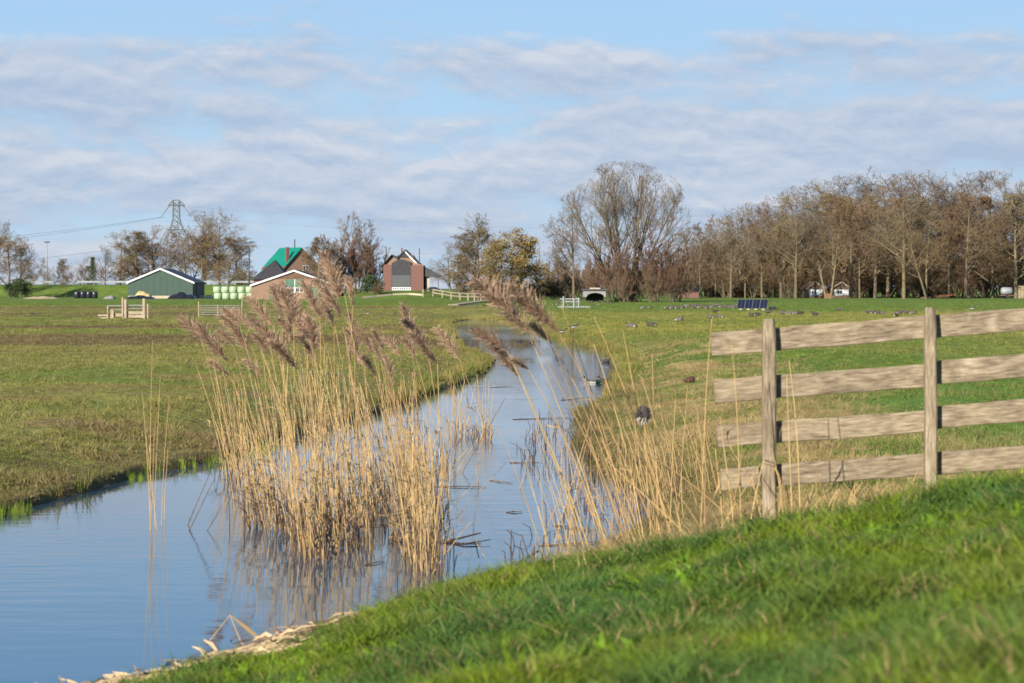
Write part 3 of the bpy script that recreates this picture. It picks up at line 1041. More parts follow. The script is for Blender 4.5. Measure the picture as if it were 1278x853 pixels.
def plant_trees():
    # giant standing alone right of the middle, with its neighbours and brush at its foot
    tree('giant', 782, 328, 178, 'tallest bare tree, many-stemmed fan crown, standing alone right of centre', 'giant_bare_tree', wide=1.0)
    tree('bare_b', 716, 335, 116, 'bare grey tree leaning on the left flank of the tallest tree', 'bare_tree')
    g = 'reddish brushwood at the foot of the tallest tree'
    for i, (px, D, h) in enumerate([(742, 325, 62), (768, 322, 80), (796, 326, 84), (820, 324, 88), (846, 326, 74), (812, 319, 46), (780, 318, 40), (838, 320, 52)]):
        tree(('brush', 'brush', 'brush_grey')[i % 3], px, D, h, ('reddish brush just right of the concrete bridge', 'tall reddish brush left of the trunks of the tallest tree', 'grey brush in front of the trunks of the tallest tree', 'tallest reddish brush right of the trunks of the tallest tree', 'reddish brush near the brick outbuilding', 'low grey brush right of the foot of the tallest tree', 'lowest reddish brush in front of the tallest tree', 'low reddish brush left of the brick outbuilding')[i], 'brushwood_shrub', 'shrub', g, 1.0)
    # right-hand wood, front row
    front = [
        (873, 430, 86, 'slim', 'slim bare tree at the left end of the right-hand wood'),
        (893, 438, 96, 'slim', 'slim bare tree in front of the rust-brown timber shed'),
        (912, 432, 100, 'bare_a', 'lichen-grey bare tree just left of the solar panels, edge of the wood'),
        (930, 436, 96, 'slim', 'thin pale-stemmed tree directly behind the solar panels'),
        (951, 434, 108, 'slim', 'thin tree just right of the solar panels at the wood edge'),
        (975, 438, 112, 'bare_b', 'broad bare tree left of the white gabled house'),
        (993, 430, 112, 'bare_a', 'grey bare tree whose trunk stands beside the white gabled house'),
        (1032, 432, 114, 'bare_c', 'forked bare tree between the two pale house gables'),
        (1073, 436, 106, 'slim', 'slim bare tree right of the second pale gable'),
        (1092, 440, 122, 'bare_b', 'bare tree left of the thick pale trunk in the wood'),
        (1128, 426, 128, 'bare_a', 'large bare tree with thick pale trunk at the front of the wood'),
        (1157, 424, 108, 'bare_c', 'low-forking bare tree right of the thick pale trunk'),
        (1205, 440, 122, 'bare_b', 'dark-trunked tree behind the lying red beams'),
    ]
    for px, D, h, k, lab in front:
        tree(k, px, D, h, lab, 'bare_tree', wide=1.15)
    # rows behind
    g = 'bare trees deep in the right-hand wood'
    back = [(865, 470, 84, 'bare_a'), (884, 478, 92, 'bare_b'), (905, 482, 98, 'bare_c'), (925, 474, 104, 'bare_b'), (946, 486, 112, 'bare_a'), (966, 476, 118, 'bare_c'), (984, 488, 124, 'bare_b'), (1004, 478, 132, 'bare_a'), (1024, 486, 138, 'bare_b'), (1046, 480, 144, 'bare_a'), (1066, 490, 140, 'bare_c'), (1087, 478, 142, 'bare_b'), (1106, 490, 146, 'bare_a'), (1126, 482, 152, 'bare_c'), (1146, 494, 148, 'bare_b'), (1164, 480, 146, 'bare_a'), (1186, 490, 152, 'bare_c'), (1206, 478, 150, 'bare_a'), (1228, 492, 146, 'bare_b'), (1250, 480, 150, 'bare_a'), (1272, 488, 150, 'bare_c'), (1294, 478, 146, 'bare_a')]
    for px, D, h, k in back:
        tree(k, px, D, h * 0.92, 'tall bare tree among many deep in the right-hand wood', 'bare_tree', 'tree', g, 1.55)
    for px, D, h, k, lab in [
        (1062, 452, 120, 'oak', 'oak keeping brown leaves above the second pale house gable'),
        (1108, 462, 118, 'oak', 'brown-leaved oak behind the thick pale trunk'),
        (1185, 446, 92, 'oak', 'low brown-leaved tree over the lying red beams'),
        (1238, 450, 96, 'oak', 'brown-leaved tree just left of the silver tank'),
        (1268, 446, 122, 'ochre', 'ochre-leaved tree at the right edge above the silver tank'),
        (978, 468, 92, 'oak', 'brown-leaved oak behind the trees left of the white gabled house'),
        (1150, 466, 116, 'ochre', 'ochre-leaved tree behind the low-forking bare tree'),
        (1208, 470, 120, 'oak', 'tall brown-leaved oak behind the dark-trunked tree'),
        (1040, 470, 122, 'ochre', 'ochre-leaved tree behind the gap between the pale house gables')]:
        tree(k, px, D, h, lab, 'leafy_winter_tree', wide=1.25)
    g = 'undergrowth along the right-hand wood'
    for i, px in enumerate([868, 886, 906, 922, 940, 962, 982, 1004, 1022, 1052, 1072, 1088, 1106, 1140, 1150, 1172, 1192, 1214, 1232, 1262]):
        tree(('brush_grey', 'brush', 'brush_grey', 'hedge')[i % 4], px, 462 + (i * 7) % 13, (50, 46, 58, 30)[i % 4], 'bare brush filling in under the trees of the right-hand wood', 'undergrowth_shrub', 'shrub', g, 1.6)
    g = 'dense brush at the back of the right-hand wood'
    for i in range(25):
        px = 862 + i * 17.5
        tree(('brush', 'brush_grey')[i % 2], px, 508 + (i * 5) % 11, 58 + (i * 13) % 23, 'dense brush closing the back of the right-hand wood', 'undergrowth_shrub', 'shrub', g, 1.9)
    # centre
    tree('bare_b', 562, 440, 56, 'small greyish bare tree at the carport end', 'bare_tree', wide=1.4)
    tree('ochre', 573, 378, 52, 'ivy-brown pyramidal small tree beside the dark carport', 'leafy_winter_tree', wide=1.1)
    tree('ochre', 597, 368, 84, 'tall brownish tree left of the golden willow', 'leafy_winter_tree', wide=1.6)
    tree('bare_a', 590, 392, 92, 'pale bare tree behind the brownish tree near the plank bridge', 'bare_tree', wide=1.4)
    tree('willow', 626, 380, 72, 'golden drooping willow left of the street lamp', 'golden_willow', wide=1.55)
    tree('willow', 650, 386, 76, 'golden drooping willow right beside the street lamp', 'golden_willow', wide=1.55)
    for i, (px, h) in enumerate([(666, 22), (678, 24), (690, 26), (700, 24)]):
        tree('hedge', px, 392, h, 'low dark hedge bush below the street lamp', 'hedge_bush', 'shrub', 'hedge bushes below the street lamp', 1.3)
    tree('brush_grey', 688, 420, 52, 'thin grey brush between the street lamp and the tallest tree', 'brushwood_shrub', 'shrub')
    tree('brush', 708, 400, 46, 'reddish brush left of the concrete bridge', 'brushwood_shrub', 'shrub')
    for i, (px, h) in enumerate([(582, 22), (596, 20), (609, 24), (622, 22), (636, 24), (651, 22)]):
        tree('hedge', px, 394, h, 'low dark hedge bush under the golden willows', 'hedge_bush', 'shrub', 'hedge bushes under the golden willows', 1.5)
    for px, h, lab in [(611, 52, 'grey brush just left of the golden willows'), (641, 46, 'grey brush half hidden behind the golden willows'), (672, 44, 'grey brush behind the curved street lamp')]:
        tree('brush_grey', px, 415, h, lab, 'brushwood_shrub', 'shrub', None, 1.3)
    for i in range(11):
        tree(('brush_grey', 'brush')[i % 2], 692 + i * 16.5, 425 + (i * 7) % 11, 40 + (i * 11) % 22, 'distant brush in the gap behind the tallest tree', 'brushwood_shrub', 'shrub', 'distant brush behind the tallest tree', 1.7)
    # between the two brick buildings
    tree('ochre', 398, 396, 72, 'brown-leaved tree hiding the right end of the brick shed', 'leafy_winter_tree', wide=1.1)
    tree('oak', 388, 420, 62, 'small brown oak right of the green tarpaulin roof', 'leafy_winter_tree')
    tree('brush', 428, 404, 84, 'tall rusty brush left of the brick barn, nearest the shed', 'brushwood_shrub', 'shrub', None, 1.2)
    tree('slim', 440, 410, 96, 'slender bare tree rising above the rusty brush by the brick barn', 'bare_tree')
    tree('brush', 446, 403, 78, 'rusty brush in the middle between shed and brick barn', 'brushwood_shrub', 'shrub', None, 1.1)
    tree('slim', 458, 409, 84, 'slender bare tree nearest the brick barn', 'bare_tree')
    tree('brush', 465, 406, 66, 'rusty brush touching the left wall of the brick barn', 'brushwood_shrub', 'shrub')
    tree('brush', 412, 403, 62, 'rusty brush beside the right corner of the brick shed', 'brushwood_shrub', 'shrub')
    tree('evergreen', 464, 384, 24, 'dark evergreen bush left of the brick barn', 'evergreen_bush', 'bush', None, 1.25)
    tree('hedge', 472, 383, 18, 'dark purplish bush at the foot of the brick barn', 'bare_bush', 'bush', None, 1.2)
    # left group behind the green barn
    for px, D, h, k, lab in [
        (150, 560, 72, 'bare_b', 'bare tree at the left end of the group behind the green barn'),
        (172, 548, 76, 'ochre', 'brownish tree above the left eave of the green barn'),
        (195, 555, 78, 'bare_a', 'bare tree directly left of the pylon'),
        (214, 545, 74, 'slim', 'slim bare tree in front of the pylon legs'),
        (232, 552, 80, 'bare_c', 'bare tree directly right of the pylon'),
        (256, 556, 94, 'bare_a', 'bare tree above the dark side wall of the green barn'),
        (278, 548, 98, 'bare_c', 'tall fan-shaped bare tree right of the green barn'),
        (252, 538, 72, 'oak', 'brown-leaved tree over the ridge of the green barn'),
        (296, 540, 70, 'oak', 'brown-leaved tree at the right end of the group by the power pole'),
        (284, 470, 50, 'bare_b', 'small wide bare tree standing behind the wrapped bales'),
        (186, 550, 62, 'oak', 'rusty tree over the green barn roof left of its ridge')]:
        tree(k, px, D, h, lab, 'bare_tree' if k.startswith('bare') or k == 'slim' else 'leafy_winter_tree', base=0.45, wide=1.45)
    tree('oak', 12, 470, 72, 'brown-leaved tree at the left edge of the picture', 'leafy_winter_tree', wide=1.5)
    tree('bare_b', 26, 476, 66, 'bare tree beside the brown tree at the left edge', 'bare_tree')
    tree('bare_a', -6, 480, 90, 'bare tree cut by the left edge of the picture', 'bare_tree')
    tree('evergreen', 24, 462, 24, 'dark low bush under the trees at the left edge', 'evergreen_bush', 'bush', None, 1.6)
    tree('ochre', 78, 545, 44, 'yellow-brown small tree right of the white lamp mast', 'leafy_winter_tree', wide=1.1, base=0.45)
    tree('slim', 82, 470, 36, 'young bare tree in front of the guard rail, left one', 'young_tree', wide=0.8)
    tree('slim', 127, 472, 36, 'young bare tree in front of the guard rail, near the green barn', 'young_tree', wide=0.8)
    tree('conifer', 116, 552, 50, 'dark pointed conifer behind the guard rail', 'conifer', base=0.45)
    tree('oak', 106, 556, 36, 'low rusty tree left of the pointed conifer', 'leafy_winter_tree', base=0.45)
    tree('bare_b', 54, 560, 42, 'thin bare tree left of the white lamp mast', 'bare_tree', base=0.45)
    tree('bare_c', 98, 570, 46, 'thin bare tree between yellow-brown tree and pointed conifer', 'bare_tree', base=0.45)
    tree('bare_a', 132, 565, 56, 'grey bare tree right of the pointed conifer', 'bare_tree', base=0.45)
    tree('hedge', 306, 500, 36, 'bare bush beside the power pole', 'bare_bush', 'bush', base=0.45)
plant_trees()

# ------------------------------------------------------------------ farm buildings
M['green_sheet'] = mat('green_corrugated_sheet', (0.030, 0.058, 0.043), 0.55, 0.12, 2.0)
M['white_paint'] = mat('white_paint', (0.60, 0.60, 0.58), 0.6, 0.06, 2.0)
M['cream'] = mat('cream_concrete', (0.36, 0.30, 0.22), 0.85, 0.2, 1.0)
M['dark_roof'] = mat('dark_roof_tiles', (0.030, 0.029, 0.032), 0.6, 0.3, 2.0)
M['dark_and_shade_sheet'] = mat('dark_and_shade_sheet', (0.022, 0.026, 0.026), 0.6, 0.3, 2.0)
M['brick'] = mat('brown_brick', (0.20, 0.125, 0.085), 0.85, 0.25, 6.0)
M['brick_red'] = mat('red_brick', (0.135, 0.068, 0.056), 0.85, 0.28, 5.0)
M['tarp'] = mat('green_tarpaulin', (0.004, 0.155, 0.098), 0.5, 0.12, 1.0, bump=0.3)
M['roller'] = mat('grey_roller_door', (0.075, 0.077, 0.082), 0.5, 0.1, 1.0, stretch=(0.2, 1, 6))
M['glass'] = mat('dark_window_glass', (0.02, 0.024, 0.03), 0.08, 0.2, 1.0, spec=0.6)
M['green_paint'] = mat('green_painted_wood', (0.05, 0.13, 0.085), 0.6, 0.15, 2.0)
M['bale_wrap'] = mat('pale_green_wrap', (0.27, 0.345, 0.215), 0.45, 0.12, 1.5, rand=0.06)
M['black_wrap'] = mat('black_wrap', (0.018, 0.020, 0.026), 0.3, 0.3, 2.0)
M['black_plastic'] = mat('black_silage_plastic', (0.014, 0.015, 0.020), 0.32, 0.4, 1.2, bump=0.6)
M['metal'] = mat('galvanised_metal', (0.22, 0.23, 0.24), 0.6, 0.25, 3.0, metal=0.2)
M['dark_metal'] = mat('dark_metal', (0.05, 0.05, 0.055), 0.6, 0.2, 3.0)
M['steel'] = mat('weathered_lattice_steel', (0.14, 0.16, 0.17), 0.6, 0.2, 0.4)
M['straw'] = mat('straw_heap', (0.42, 0.31, 0.14), 0.9, 0.3, 4.0)
M['concrete'] = mat('grey_concrete', (0.20, 0.195, 0.185), 0.85, 0.2, 1.0)
M['rust'] = mat('rust_brown_timber', (0.115, 0.066, 0.042), 0.85, 0.3, 2.0)
M['panel'] = mat('solar_glass', (0.006, 0.010, 0.030), 0.35, 0.2, 1.0, spec=0.15)
M['orange'] = mat('orange_plastic', (0.25, 0.09, 0.04), 0.6, 0.15, 2.0)
M['car_blue'] = mat('dark_blue_car_paint', (0.016, 0.028, 0.05), 0.25, 0.1, 1.0, spec=0.5)
M['rubber'] = mat('black_rubber', (0.02, 0.02, 0.02), 0.8, 0.2, 3.0)
M['pale_wood'] = mat('pale_rail_wood', (0.27, 0.22, 0.155), 0.85, 0.2, 2.0)
M['grey_wood'] = mat('grey_old_wood', (0.26, 0.20, 0.13), 0.85, 0.3, 3.0)

def gable_roof(mb, x0, x1, y0, y1, ze, zr, th=0.18, over=0.3, mi=0):
    xm = (x0 + x1) / 2
    sl = (zr - ze) / (xm - x0)
    for s in (-1, 1):
        xe = (x0 - over) if s < 0 else (x1 + over)
        zl = ze - over * sl
        pts = [(xe, zl), (xm, zr), (xm, zr + th), (xe, zl + th)]
        if s > 0:
            pts = pts[::-1]
        mb.prism(pts, y0 - over, y1 + over, mi)
    return mb

def fascia(mb, x0, x1, y, ze, zr, w=0.28, over=0.3, th=0.18):
    xm = (x0 + x1) / 2
    sl = (zr - ze) / (xm - x0)
    zl = ze - over * sl
    mb.prism([(x0 - over, zl + th - w), (xm, zr + th - w), (xm, zr + th + 0.02), (x0 - over, zl + th + 0.02)], y - 0.06, y)
    mb.prism([(xm, zr + th - w), (x1 + over, zl + th - w), (x1 + over, zl + th + 0.02), (xm, zr + th + 0.02)], y - 0.06, y)
    return mb

def window(par, x0, x1, z0, z1, y, cols=2, rows=1, fmat='white_paint', pmat='glass', bar=0.09, name='window'):
    f = MB()
    f.box(x0, x1, y - 0.06, y + 0.02, z0, z0 + bar)
    f.box(x0, x1, y - 0.06, y + 0.02, z1 - bar, z1)
    for c in range(cols + 1):
        xx = x0 + (x1 - x0 - bar) * c / cols
        f.box(xx, xx + bar, y - 0.057, y + 0.02, z0 + bar, z1 - bar)
    for r_ in range(1, rows):
        zz = z0 + (z1 - z0 - bar) * r_ / rows
        f.box(x0 + bar, x1 - bar, y - 0.054, y + 0.02, zz, zz + bar)
    o = f.build(name, M[fmat], par)
    for c in range(cols):
        for r_ in range(rows):
            xa = x0 + (x1 - x0 - bar) * c / cols + bar
            xb = x0 + (x1 - x0 - bar) * (c + 1) / cols
            za = z0 + (z1 - z0 - bar) * r_ / rows + bar
            zb = z0 + (z1 - z0 - bar) * (r_ + 1) / rows
            MB().box(xa, xb, y - 0.03, y + 0.01, za, zb).build('pane', M[pmat], o)
    return o

def green_barn():
    D = 430
    x = X(200.5, D)
    z = 0.35
    t = thing('green_barn', 'dark green sheet-clad barn with white gable trim', 'barn', (x, D, z))
    w, L_, ze, zr = 5.75, 16.0, 2.95, 5.35
    MB().prism([(-w, -0.3), (w, -0.3), (w, 0.62), (-w, 0.62)], 0, L_).build('base_wall', M['cream'], t)
    # cladding boards, each its own part
    n = 10
    for k in range(n):
        a, b = -w + 2 * w * k / n, -w + 2 * w * (k + 1) / n - 0.02
        za = ze + (zr - ze) * (1 - abs(a) / w)
        zb = ze + (zr - ze) * (1 - abs(b) / w)
        MB().prism([(a, 0.62), (b, 0.62), (b, zb), (a, za)], -0.02 - 0.01 * (k % 2), 0.1).build('cladding_panel', M['green_sheet'], t)
    MB().box(-w - 0.02, -w + 0.1, 0.1, L_, 0.62, ze).build('side_wall', M['green_sheet'], t)
    MB().box(w - 0.1, w + 0.02, 0.1, L_, 0.62, ze).build('side_wall', M['dark_and_shade_sheet'], t)  # same green cladding; its side away from the sun is coloured darker as shade
    MB().prism([(-w, 0.62), (w, 0.62), (w, ze), (0, zr), (-w, ze)], L_ - 0.1, L_).build('rear_wall', M['green_sheet'], t)
    r = gable_roof(MB(), -w, w, 0, L_, ze, zr).build('roof', M['dark_roof'], t)
    fascia(MB(), -w, w, -0.3, ze, zr).build('fascia', M['white_paint'], r)
    MB().box(w + 0.02, w + 0.08, 5, 9, 0.0, 2.6).build('sliding_door', M['dark_metal'], t)
    # heaps in front
    def heap(name, label, cat, px0, px1, hpx, mm, DD, seed):
        xa, xb = X(px0, DD), X(px1, DD)
        hh = S(hpx, DD)
        mb = MB()
        nx, ny = 18, 6
        vs, fs = [], []
        for j in range(ny + 1):
            for i in range(nx + 1):
                u, v = i / nx, j / ny
                e = (math.sin(math.pi * min(max(u, 0), 1)) ** 0.4) * (math.sin(math.pi * v) ** 0.6)
                q = float(vnoise(np.array([u * 7 + seed]), np.array([v * 3.0]), seed)[0])
                vs.append((xa + (xb - xa) * u - (xa + xb) / 2, v * 3.0, hh * e * (0.7 + 0.45 * q) - 0.03))
        for j in range(ny):
            for i in range(nx):
                a = j * (nx + 1) + i
                fs.append((a, a + 1, a + nx + 2, a + nx + 1))
        mb.add(vs, fs)
        o = mb.build(name, mm, None, True, ((xa + xb) / 2, DD, H((xa + xb) / 2, DD)))
        tag(o, label, cat)
    heap('silage_heap', 'low black plastic-covered heap at the right foot of the green barn', 'heap', 208, 243, 8.5, M['black_plastic'], 414, 3)
    heap('silage_heap', 'flat black plastic-covered heap at the left foot of the green barn', 'heap', 156, 192, 5, M['black_plastic'], 412, 4)
    heap('straw_heap', 'straw-coloured heap against the green barn wall', 'heap', 166, 188, 11, M['straw'], 420, 5)
    heap('rubble_heap', 'grey rubble heap left of the green barn', 'heap', 128, 142, 5, M['concrete'], 418, 6)
    heap('rubble_heap', 'long low pile of earth and rubble at the left edge', 'heap', 28, 72, 4, M['grey_wood'], 425, 7)
green_barn()

def bale_mesh(m):
    mb = MB()
    prof = [(0.0, 0.0), (0.58, 0.0), (0.68, 0.10), (0.70, 0.55), (0.67, 0.98), (0.56, 1.08), (0.0, 1.10)]
    n = 14
    vs, fs = [], []
    for (r, z) in prof:
        for k in range(n):
            a = 2 * math.pi * k / n
            q = 1 + 0.025 * math.sin(3 * a + 5 * z)
            vs.append((r * q * math.cos(a), r * q * math.sin(a), z))
    for j in range(len(prof) - 1):
        for k in range(n):
            fs.append((j * n + k, j * n + (k + 1) % n, (j + 1) * n + (k + 1) % n, (j + 1) * n + k))
    mb.add(vs, fs)
    return mb.mesh('bale', m, True)

def bales():
    D = 415
    pale, black = bale_mesh(M['bale_wrap']), bale_mesh(M['black_wrap'])
    z0 = H(X(300, D), D)
    g = 'pale green wrapped bales stacked in front of the brick shed'
    nb = 7
    for i in range(nb):
        px = 272 + i * 10.1
        o = link('wrapped_bale', pale, None, (X(px, D), D + (i % 2) * 0.1, z0 - 0.02))
        lab = 'pale green wrapped bale in the bottom row of the stack'
        if i == 0: lab = 'pale green wrapped bale, leftmost of the bottom row'
        if i == nb - 1: lab = 'pale green wrapped bale, rightmost of the bottom row'
        tag(o, lab, 'bale', g)
        o.rotation_euler.z = i
    for i in range(6):
        px = 271 + i * 10.1
        blk = i == 5
        o = link('wrapped_bale', black if blk else pale, None, (X(px, D), D + 0.05, z0 + 1.085))
        lab = 'black wrapped bale on top of the right end of the stack' if blk else 'pale green wrapped bale in the top row of the stack'
        if i == 0: lab = 'pale green wrapped bale, leftmost of the top row'
        tag(o, lab, 'bale', g)
        o.rotation_euler.z = i * 1.7
    # black bales by the road embankment
    g = 'black wrapped bales below the road embankment'
    D = 440
    for i in range(4):
        o = link('wrapped_bale', black, None, (X(96 + i * 7.4, D), D, H(X(96, D), D)))
        o.rotation_euler.z = i
        o.scale = (0.82, 0.82, 1.15)
        tag(o, ['black wrapped bale, leftmost of the row below the embankment', 'black wrapped bale, second of the row below the embankment', 'black wrapped bale, third of the row below the embankment', 'black wrapped bale, rightmost of the row below the embankment'][i], 'bale', g)
bales()

def brick_shed():
    D = 400
    x = X(367, D)
    t = thing('brick_shed', 'low brown brick shed with white gable trim behind the bales', 'shed', (x, D, 0.4))
    w, L_, ze, zr = 7.0, 14.0, 2.35, 4.75
    MB().prism([(-w, -0.3), (w, -0.3), (w, ze), (0, zr), (-w, ze)], 0, L_).build('wall', M['brick'], t)
    MB().prism([(-4.0, 3.42), (4.0, 3.42), (0.0, zr + 0.02)], -0.03, 0.0).build('gable_boards', M['rust'], t)
    r = gable_roof(MB(), -w, w, 0, L_, ze, zr).build('roof', M['dark_roof'], t)
    fascia(MB(), -w, w, -0.3, ze, zr).build('fascia', M['white_paint'], r)
    for a, b in ((-1.35, 0.05), (0.2, 1.6)):
        MB().box(a, b, -0.08, 0, 2.05, 3.35).build('shutter', M['green_paint'], t)
    window(t, -1.4, 0.05, 1.2, 2.0, -0.02, 2)
    window(t, 0.2, 1.65, 1.2, 2.0, -0.02, 2)
    MB().box(0.06, 0.19, -0.1, 0, 0.3, 3.4).build('door_post', M['white_paint'], t)
    window(t, -4.1, -2.7, 0.2, 1.8, -0.02, 2, 1, 'green_paint', 'green_paint')
    window(t, 2.8, 4.4, 0.4, 2.1, -0.02, 2, 1, 'green_paint', 'green_paint')
brick_shed()

def farmhouse():
    D = 440
    z = 0.45
    px = 376
    th = math.radians(32)
    t = thing('farmhouse', 'brick farmhouse with a green tarpaulin over its roof', 'house', (X(px, D), D, z), th)
    hw, L_, ze, zr = 3.4, 8.5, 5.6, 9.05
    MB().prism([(-hw, -0.3), (hw, -0.3), (hw, ze), (0, zr), (-hw, ze)], 0, L_).build('wall', M['brick'], t)
    r = gable_roof(MB(), -hw, hw, 0, L_, ze, zr, 0.16, 0.35).build('roof', M['rust'], t)
    xm = 0
    sl = (zr - ze) / hw
    MB().prism([(-hw + 0.1, ze + 0.10 * sl + 0.17), (0, zr + 0.17), (0, zr + 0.24), (-hw + 0.1, ze + 0.1 * sl + 0.24)], -0.40, L_ + 0.2).build('tarpaulin', M['tarp'], r)
    window(t, 0.3, 1.5, 5.0, 6.0, -0.02, 2)
    c = MB().box(-2.75, -2.2, 0.4, 0.95, 5.4, 9.3).build('chimney', M['brick_red'], t)
    # low wing with a hipped dark roof
    w = thing('farm_wing', 'low brick wing with steep hipped dark roof below the tarpaulin', 'house', (X(340, 424), 424, 0.4))
    MB().box(-3.3, 2.6, 0, 8, -0.3, 3.6).build('wall', M['brick_red'], w)
    mb = MB()
    mb.add([(-3.7, -0.4, 3.4), (3.0, -0.4, 3.4), (3.0, 8.4, 3.4), (-3.7, 8.4, 3.4), (0.1, 2.6, 6.85), (0.1, 5.6, 6.85)], [(0, 1, 4), (1, 2, 5, 4), (2, 3, 5), (3, 0, 4, 5), (0, 3, 2, 1)])
    mb.build('roof', M['dark_roof'], w)
farmhouse()

def brick_barn():
    D = 400
    cx = X(503, D)
    z = H(cx, D) - 0.15
    t = thing('brick_barn', 'red brick barn with grey roller door on the grassy mound', 'barn', (cx, D, z))
    k = D / F
    def P(px): return (px - 503) * k
    base = 364.5
    def Z(py): return (base - py) * k
    # front block with two brick piers
    MB().box(P(478.5), P(489), 0, 6, -0.6, Z(331)).build('pier', M['brick_red'], t)
    MB().box(P(513), P(528.5), 0, 6, -0.6, Z(332)).build('pier', M['brick_red'], t)
    MB().prism([(P(489), Z(344)), (P(513), Z(344)), (P(513), Z(328)), (P(503), Z(324.5)), (P(497), Z(324.5)), (P(489), Z(329))], 0.05, 0.4).build('gable_boards', M['dark_roof'], t)
    d = MB()
    d.box(P(489), P(513), 0.1, 0.4, -0.6, Z(344))
    door = d.build('roller_door', M['roller'], t)
    for q in range(8):
        za = Z(359) + (Z(344.3) - Z(359)) * q / 8
        zb = Z(359) + (Z(344.3) - Z(359)) * (q + 1) / 8
        MB().box(P(489.3), P(512.7), 0.04, 0.1, za + 0.02, zb).build('door_slat', M['roller'], door)
    window(t, P(489.2), P(512.8), Z(363), Z(359.4), 0.08, 8, 1, bar=0.12)
    # front roof : low slopes behind the piers
    MB().prism([(P(477), Z(331.5)), (P(489), Z(319.5)), (P(497), Z(324.2)), (P(503), Z(324.2)), (P(513), Z(327.6)), (P(529.5), Z(332)), (P(529.5), Z(333)), (P(477), Z(333))], 0.42, 8).build('loft_wall', M['brick'], t)
    MB().prism([(P(475.5), Z(333.6)), (P(488.7), Z(319.4)), (P(488.7), Z(318.2)), (P(474.6), Z(333.2))], -0.15, 8).build('roof_edge', M['dark_roof'], t)
    MB().prism([(P(488.8), Z(318.2)), (P(488.8), Z(319.4)), (P(497), Z(324.4)), (P(497), Z(323.2))], -0.15, 8).build('roof_edge', M['dark_roof'], t)
    # tall house roof behind
    a, b, c = P(474), P(503), P(531)
    MB().prism([(P(478), -0.5), (P(528), -0.5), (P(528), Z(340)), (P(512), Z(318)), (P(494), Z(318)), (P(478), Z(340))], 8.02, 16).build('rear_wall', M['brick'], t)
    r = MB()
    r.prism([(P(471), Z(341)), (P(494.5), Z(319.5)), (P(503), Z(311)), (P(503), Z(313)), (P(495), Z(321)), (P(473), Z(341.5))], 7.7, 16.4)
    r.prism([(P(503), Z(311)), (P(512), Z(319.5)), (P(534), Z(341)), (P(532), Z(341.5)), (P(511), Z(321)), (P(503), Z(313))], 7.7, 16.4)
    roof = r.build('roof', M['dark_roof'], t)
    MB().prism([(P(503), Z(313.2)), (P(511), Z(321.2)), (P(521), Z(331.5)), (P(519.5), Z(332)), (P(510), Z(322.6)), (P(503), Z(315))], 7.62, 7.69).build('fascia', M['white_paint'], roof)
    MB().prism([(P(495), Z(321.5)), (P(511), Z(321.5)), (P(503), Z(313.5))], 7.9, 8.0).build('hip_gable', M['dark_roof'], roof)
    MB().box(P(497.5), P(499.5), 9, 9.6, Z(322), Z(309)).build('chimney', M['brick_red'], roof)
    MB().box(P(520.3), P(521.5), 9, 9.15, Z(334), Z(309.5)).build('flue', M['dark_metal'], roof)
    MB().box(P(478), P(485), 7, 7.8, 0, Z(333)).build('side_wall', M['brick'], t)
    # carport
    c = MB()
    c.add([(P(528.6), 0.5, Z(333.5)), (P(551), 0.2, Z(346)), (P(551), 9, Z(346)), (P(528.6), 9, Z(333.5)), (P(528.6), 0.5, Z(346)), (P(528.6), 9, Z(346))], [(0, 4, 1), (0, 1, 2, 3), (4, 5, 2, 1), (3, 2, 5), (0, 3, 5, 4)])
    cp = c.build('carport_roof', M['dark_roof'], t)
    MB().box(P(528.6), P(531), 1.5, 9, -0.4, Z(346)).build('carport_wall', M['dark_and_shade_sheet'], t)
    MB().box(P(531), P(535.5), 1.0, 1.15, -0.2, Z(346.1)).build('carport_door', M['cream'], t)
    MB().box(P(546.7), P(547.4), 0.6, 0.75, -0.4, Z(346)).build('carport_post', M['dark_metal'], t)
brick_barn()

def car(px, D, wpx, label, name='parked_car', z=None):
    x = X(px, D)
    t = thing(name, label, 'car', (x, D, H(x, D) if z is None else z))
    s = S(wpx, D) / 4.2
    t.scale = (s, s, s)
    mb = MB()
    prof = [(-2.1, 0.35), (2.1, 0.35), (2.1, 0.75), (1.95, 0.9), (1.2, 0.95), (0.6, 1.42), (-1.3, 1.45), (-2.0, 0.98), (-2.1, 0.8)]
    mb.prism(prof, 0, 1.7)
    b = mb.build('body', M['car_blue'], t)
    MB().prism([(0.95, 0.98), (0.5, 1.34), (-0.35, 1.36), (-0.35, 0.98)], -0.012, 0.0).build('window', M['glass'], t)
    MB().prism([(-0.45, 0.98), (-0.45, 1.36), (-1.2, 1.37), (-1.7, 1.0)], -0.012, 0.0).build('window', M['glass'], t)
    for wx in (-1.3, 1.3):
        for wy in (-0.03, 1.55):
            w = MB()
            n = 14
            vs = [(wx + 0.33 * math.cos(2 * math.pi * k / n), wy + q, 0.33 + 0.33 * math.sin(2 * math.pi * k / n)) for q in (0, 0.18) for k in range(n)]
            w.add(vs, [tuple(range(n)), tuple(range(2 * n - 1, n - 1, -1))] + [(k, k + n, (k + 1) % n + n, (k + 1) % n) for k in range(n)])
            w.build('wheel', M['rubber'], t)
    MB().box(2.0, 2.11, -0.008, 0.25, 0.65, 0.8).build('headlight', M['white_paint'], t)
    return t
car(542, 399, 16, 'dark blue car parked under the open carport roof')
car(574, 398, 12, 'dark car parked right of the carport behind the pyramidal tree')
car(262, 424, 14, 'dark blue car between the green barn and the wrapped bales')

# ------------------------------------------------------------------ roadside: rail, lamps, poles, pylon, wires
def tube_obj(name, pts, r, m, parent=None, n=6):
    return MB().tube(pts, r, n).build(name, m, parent, True)

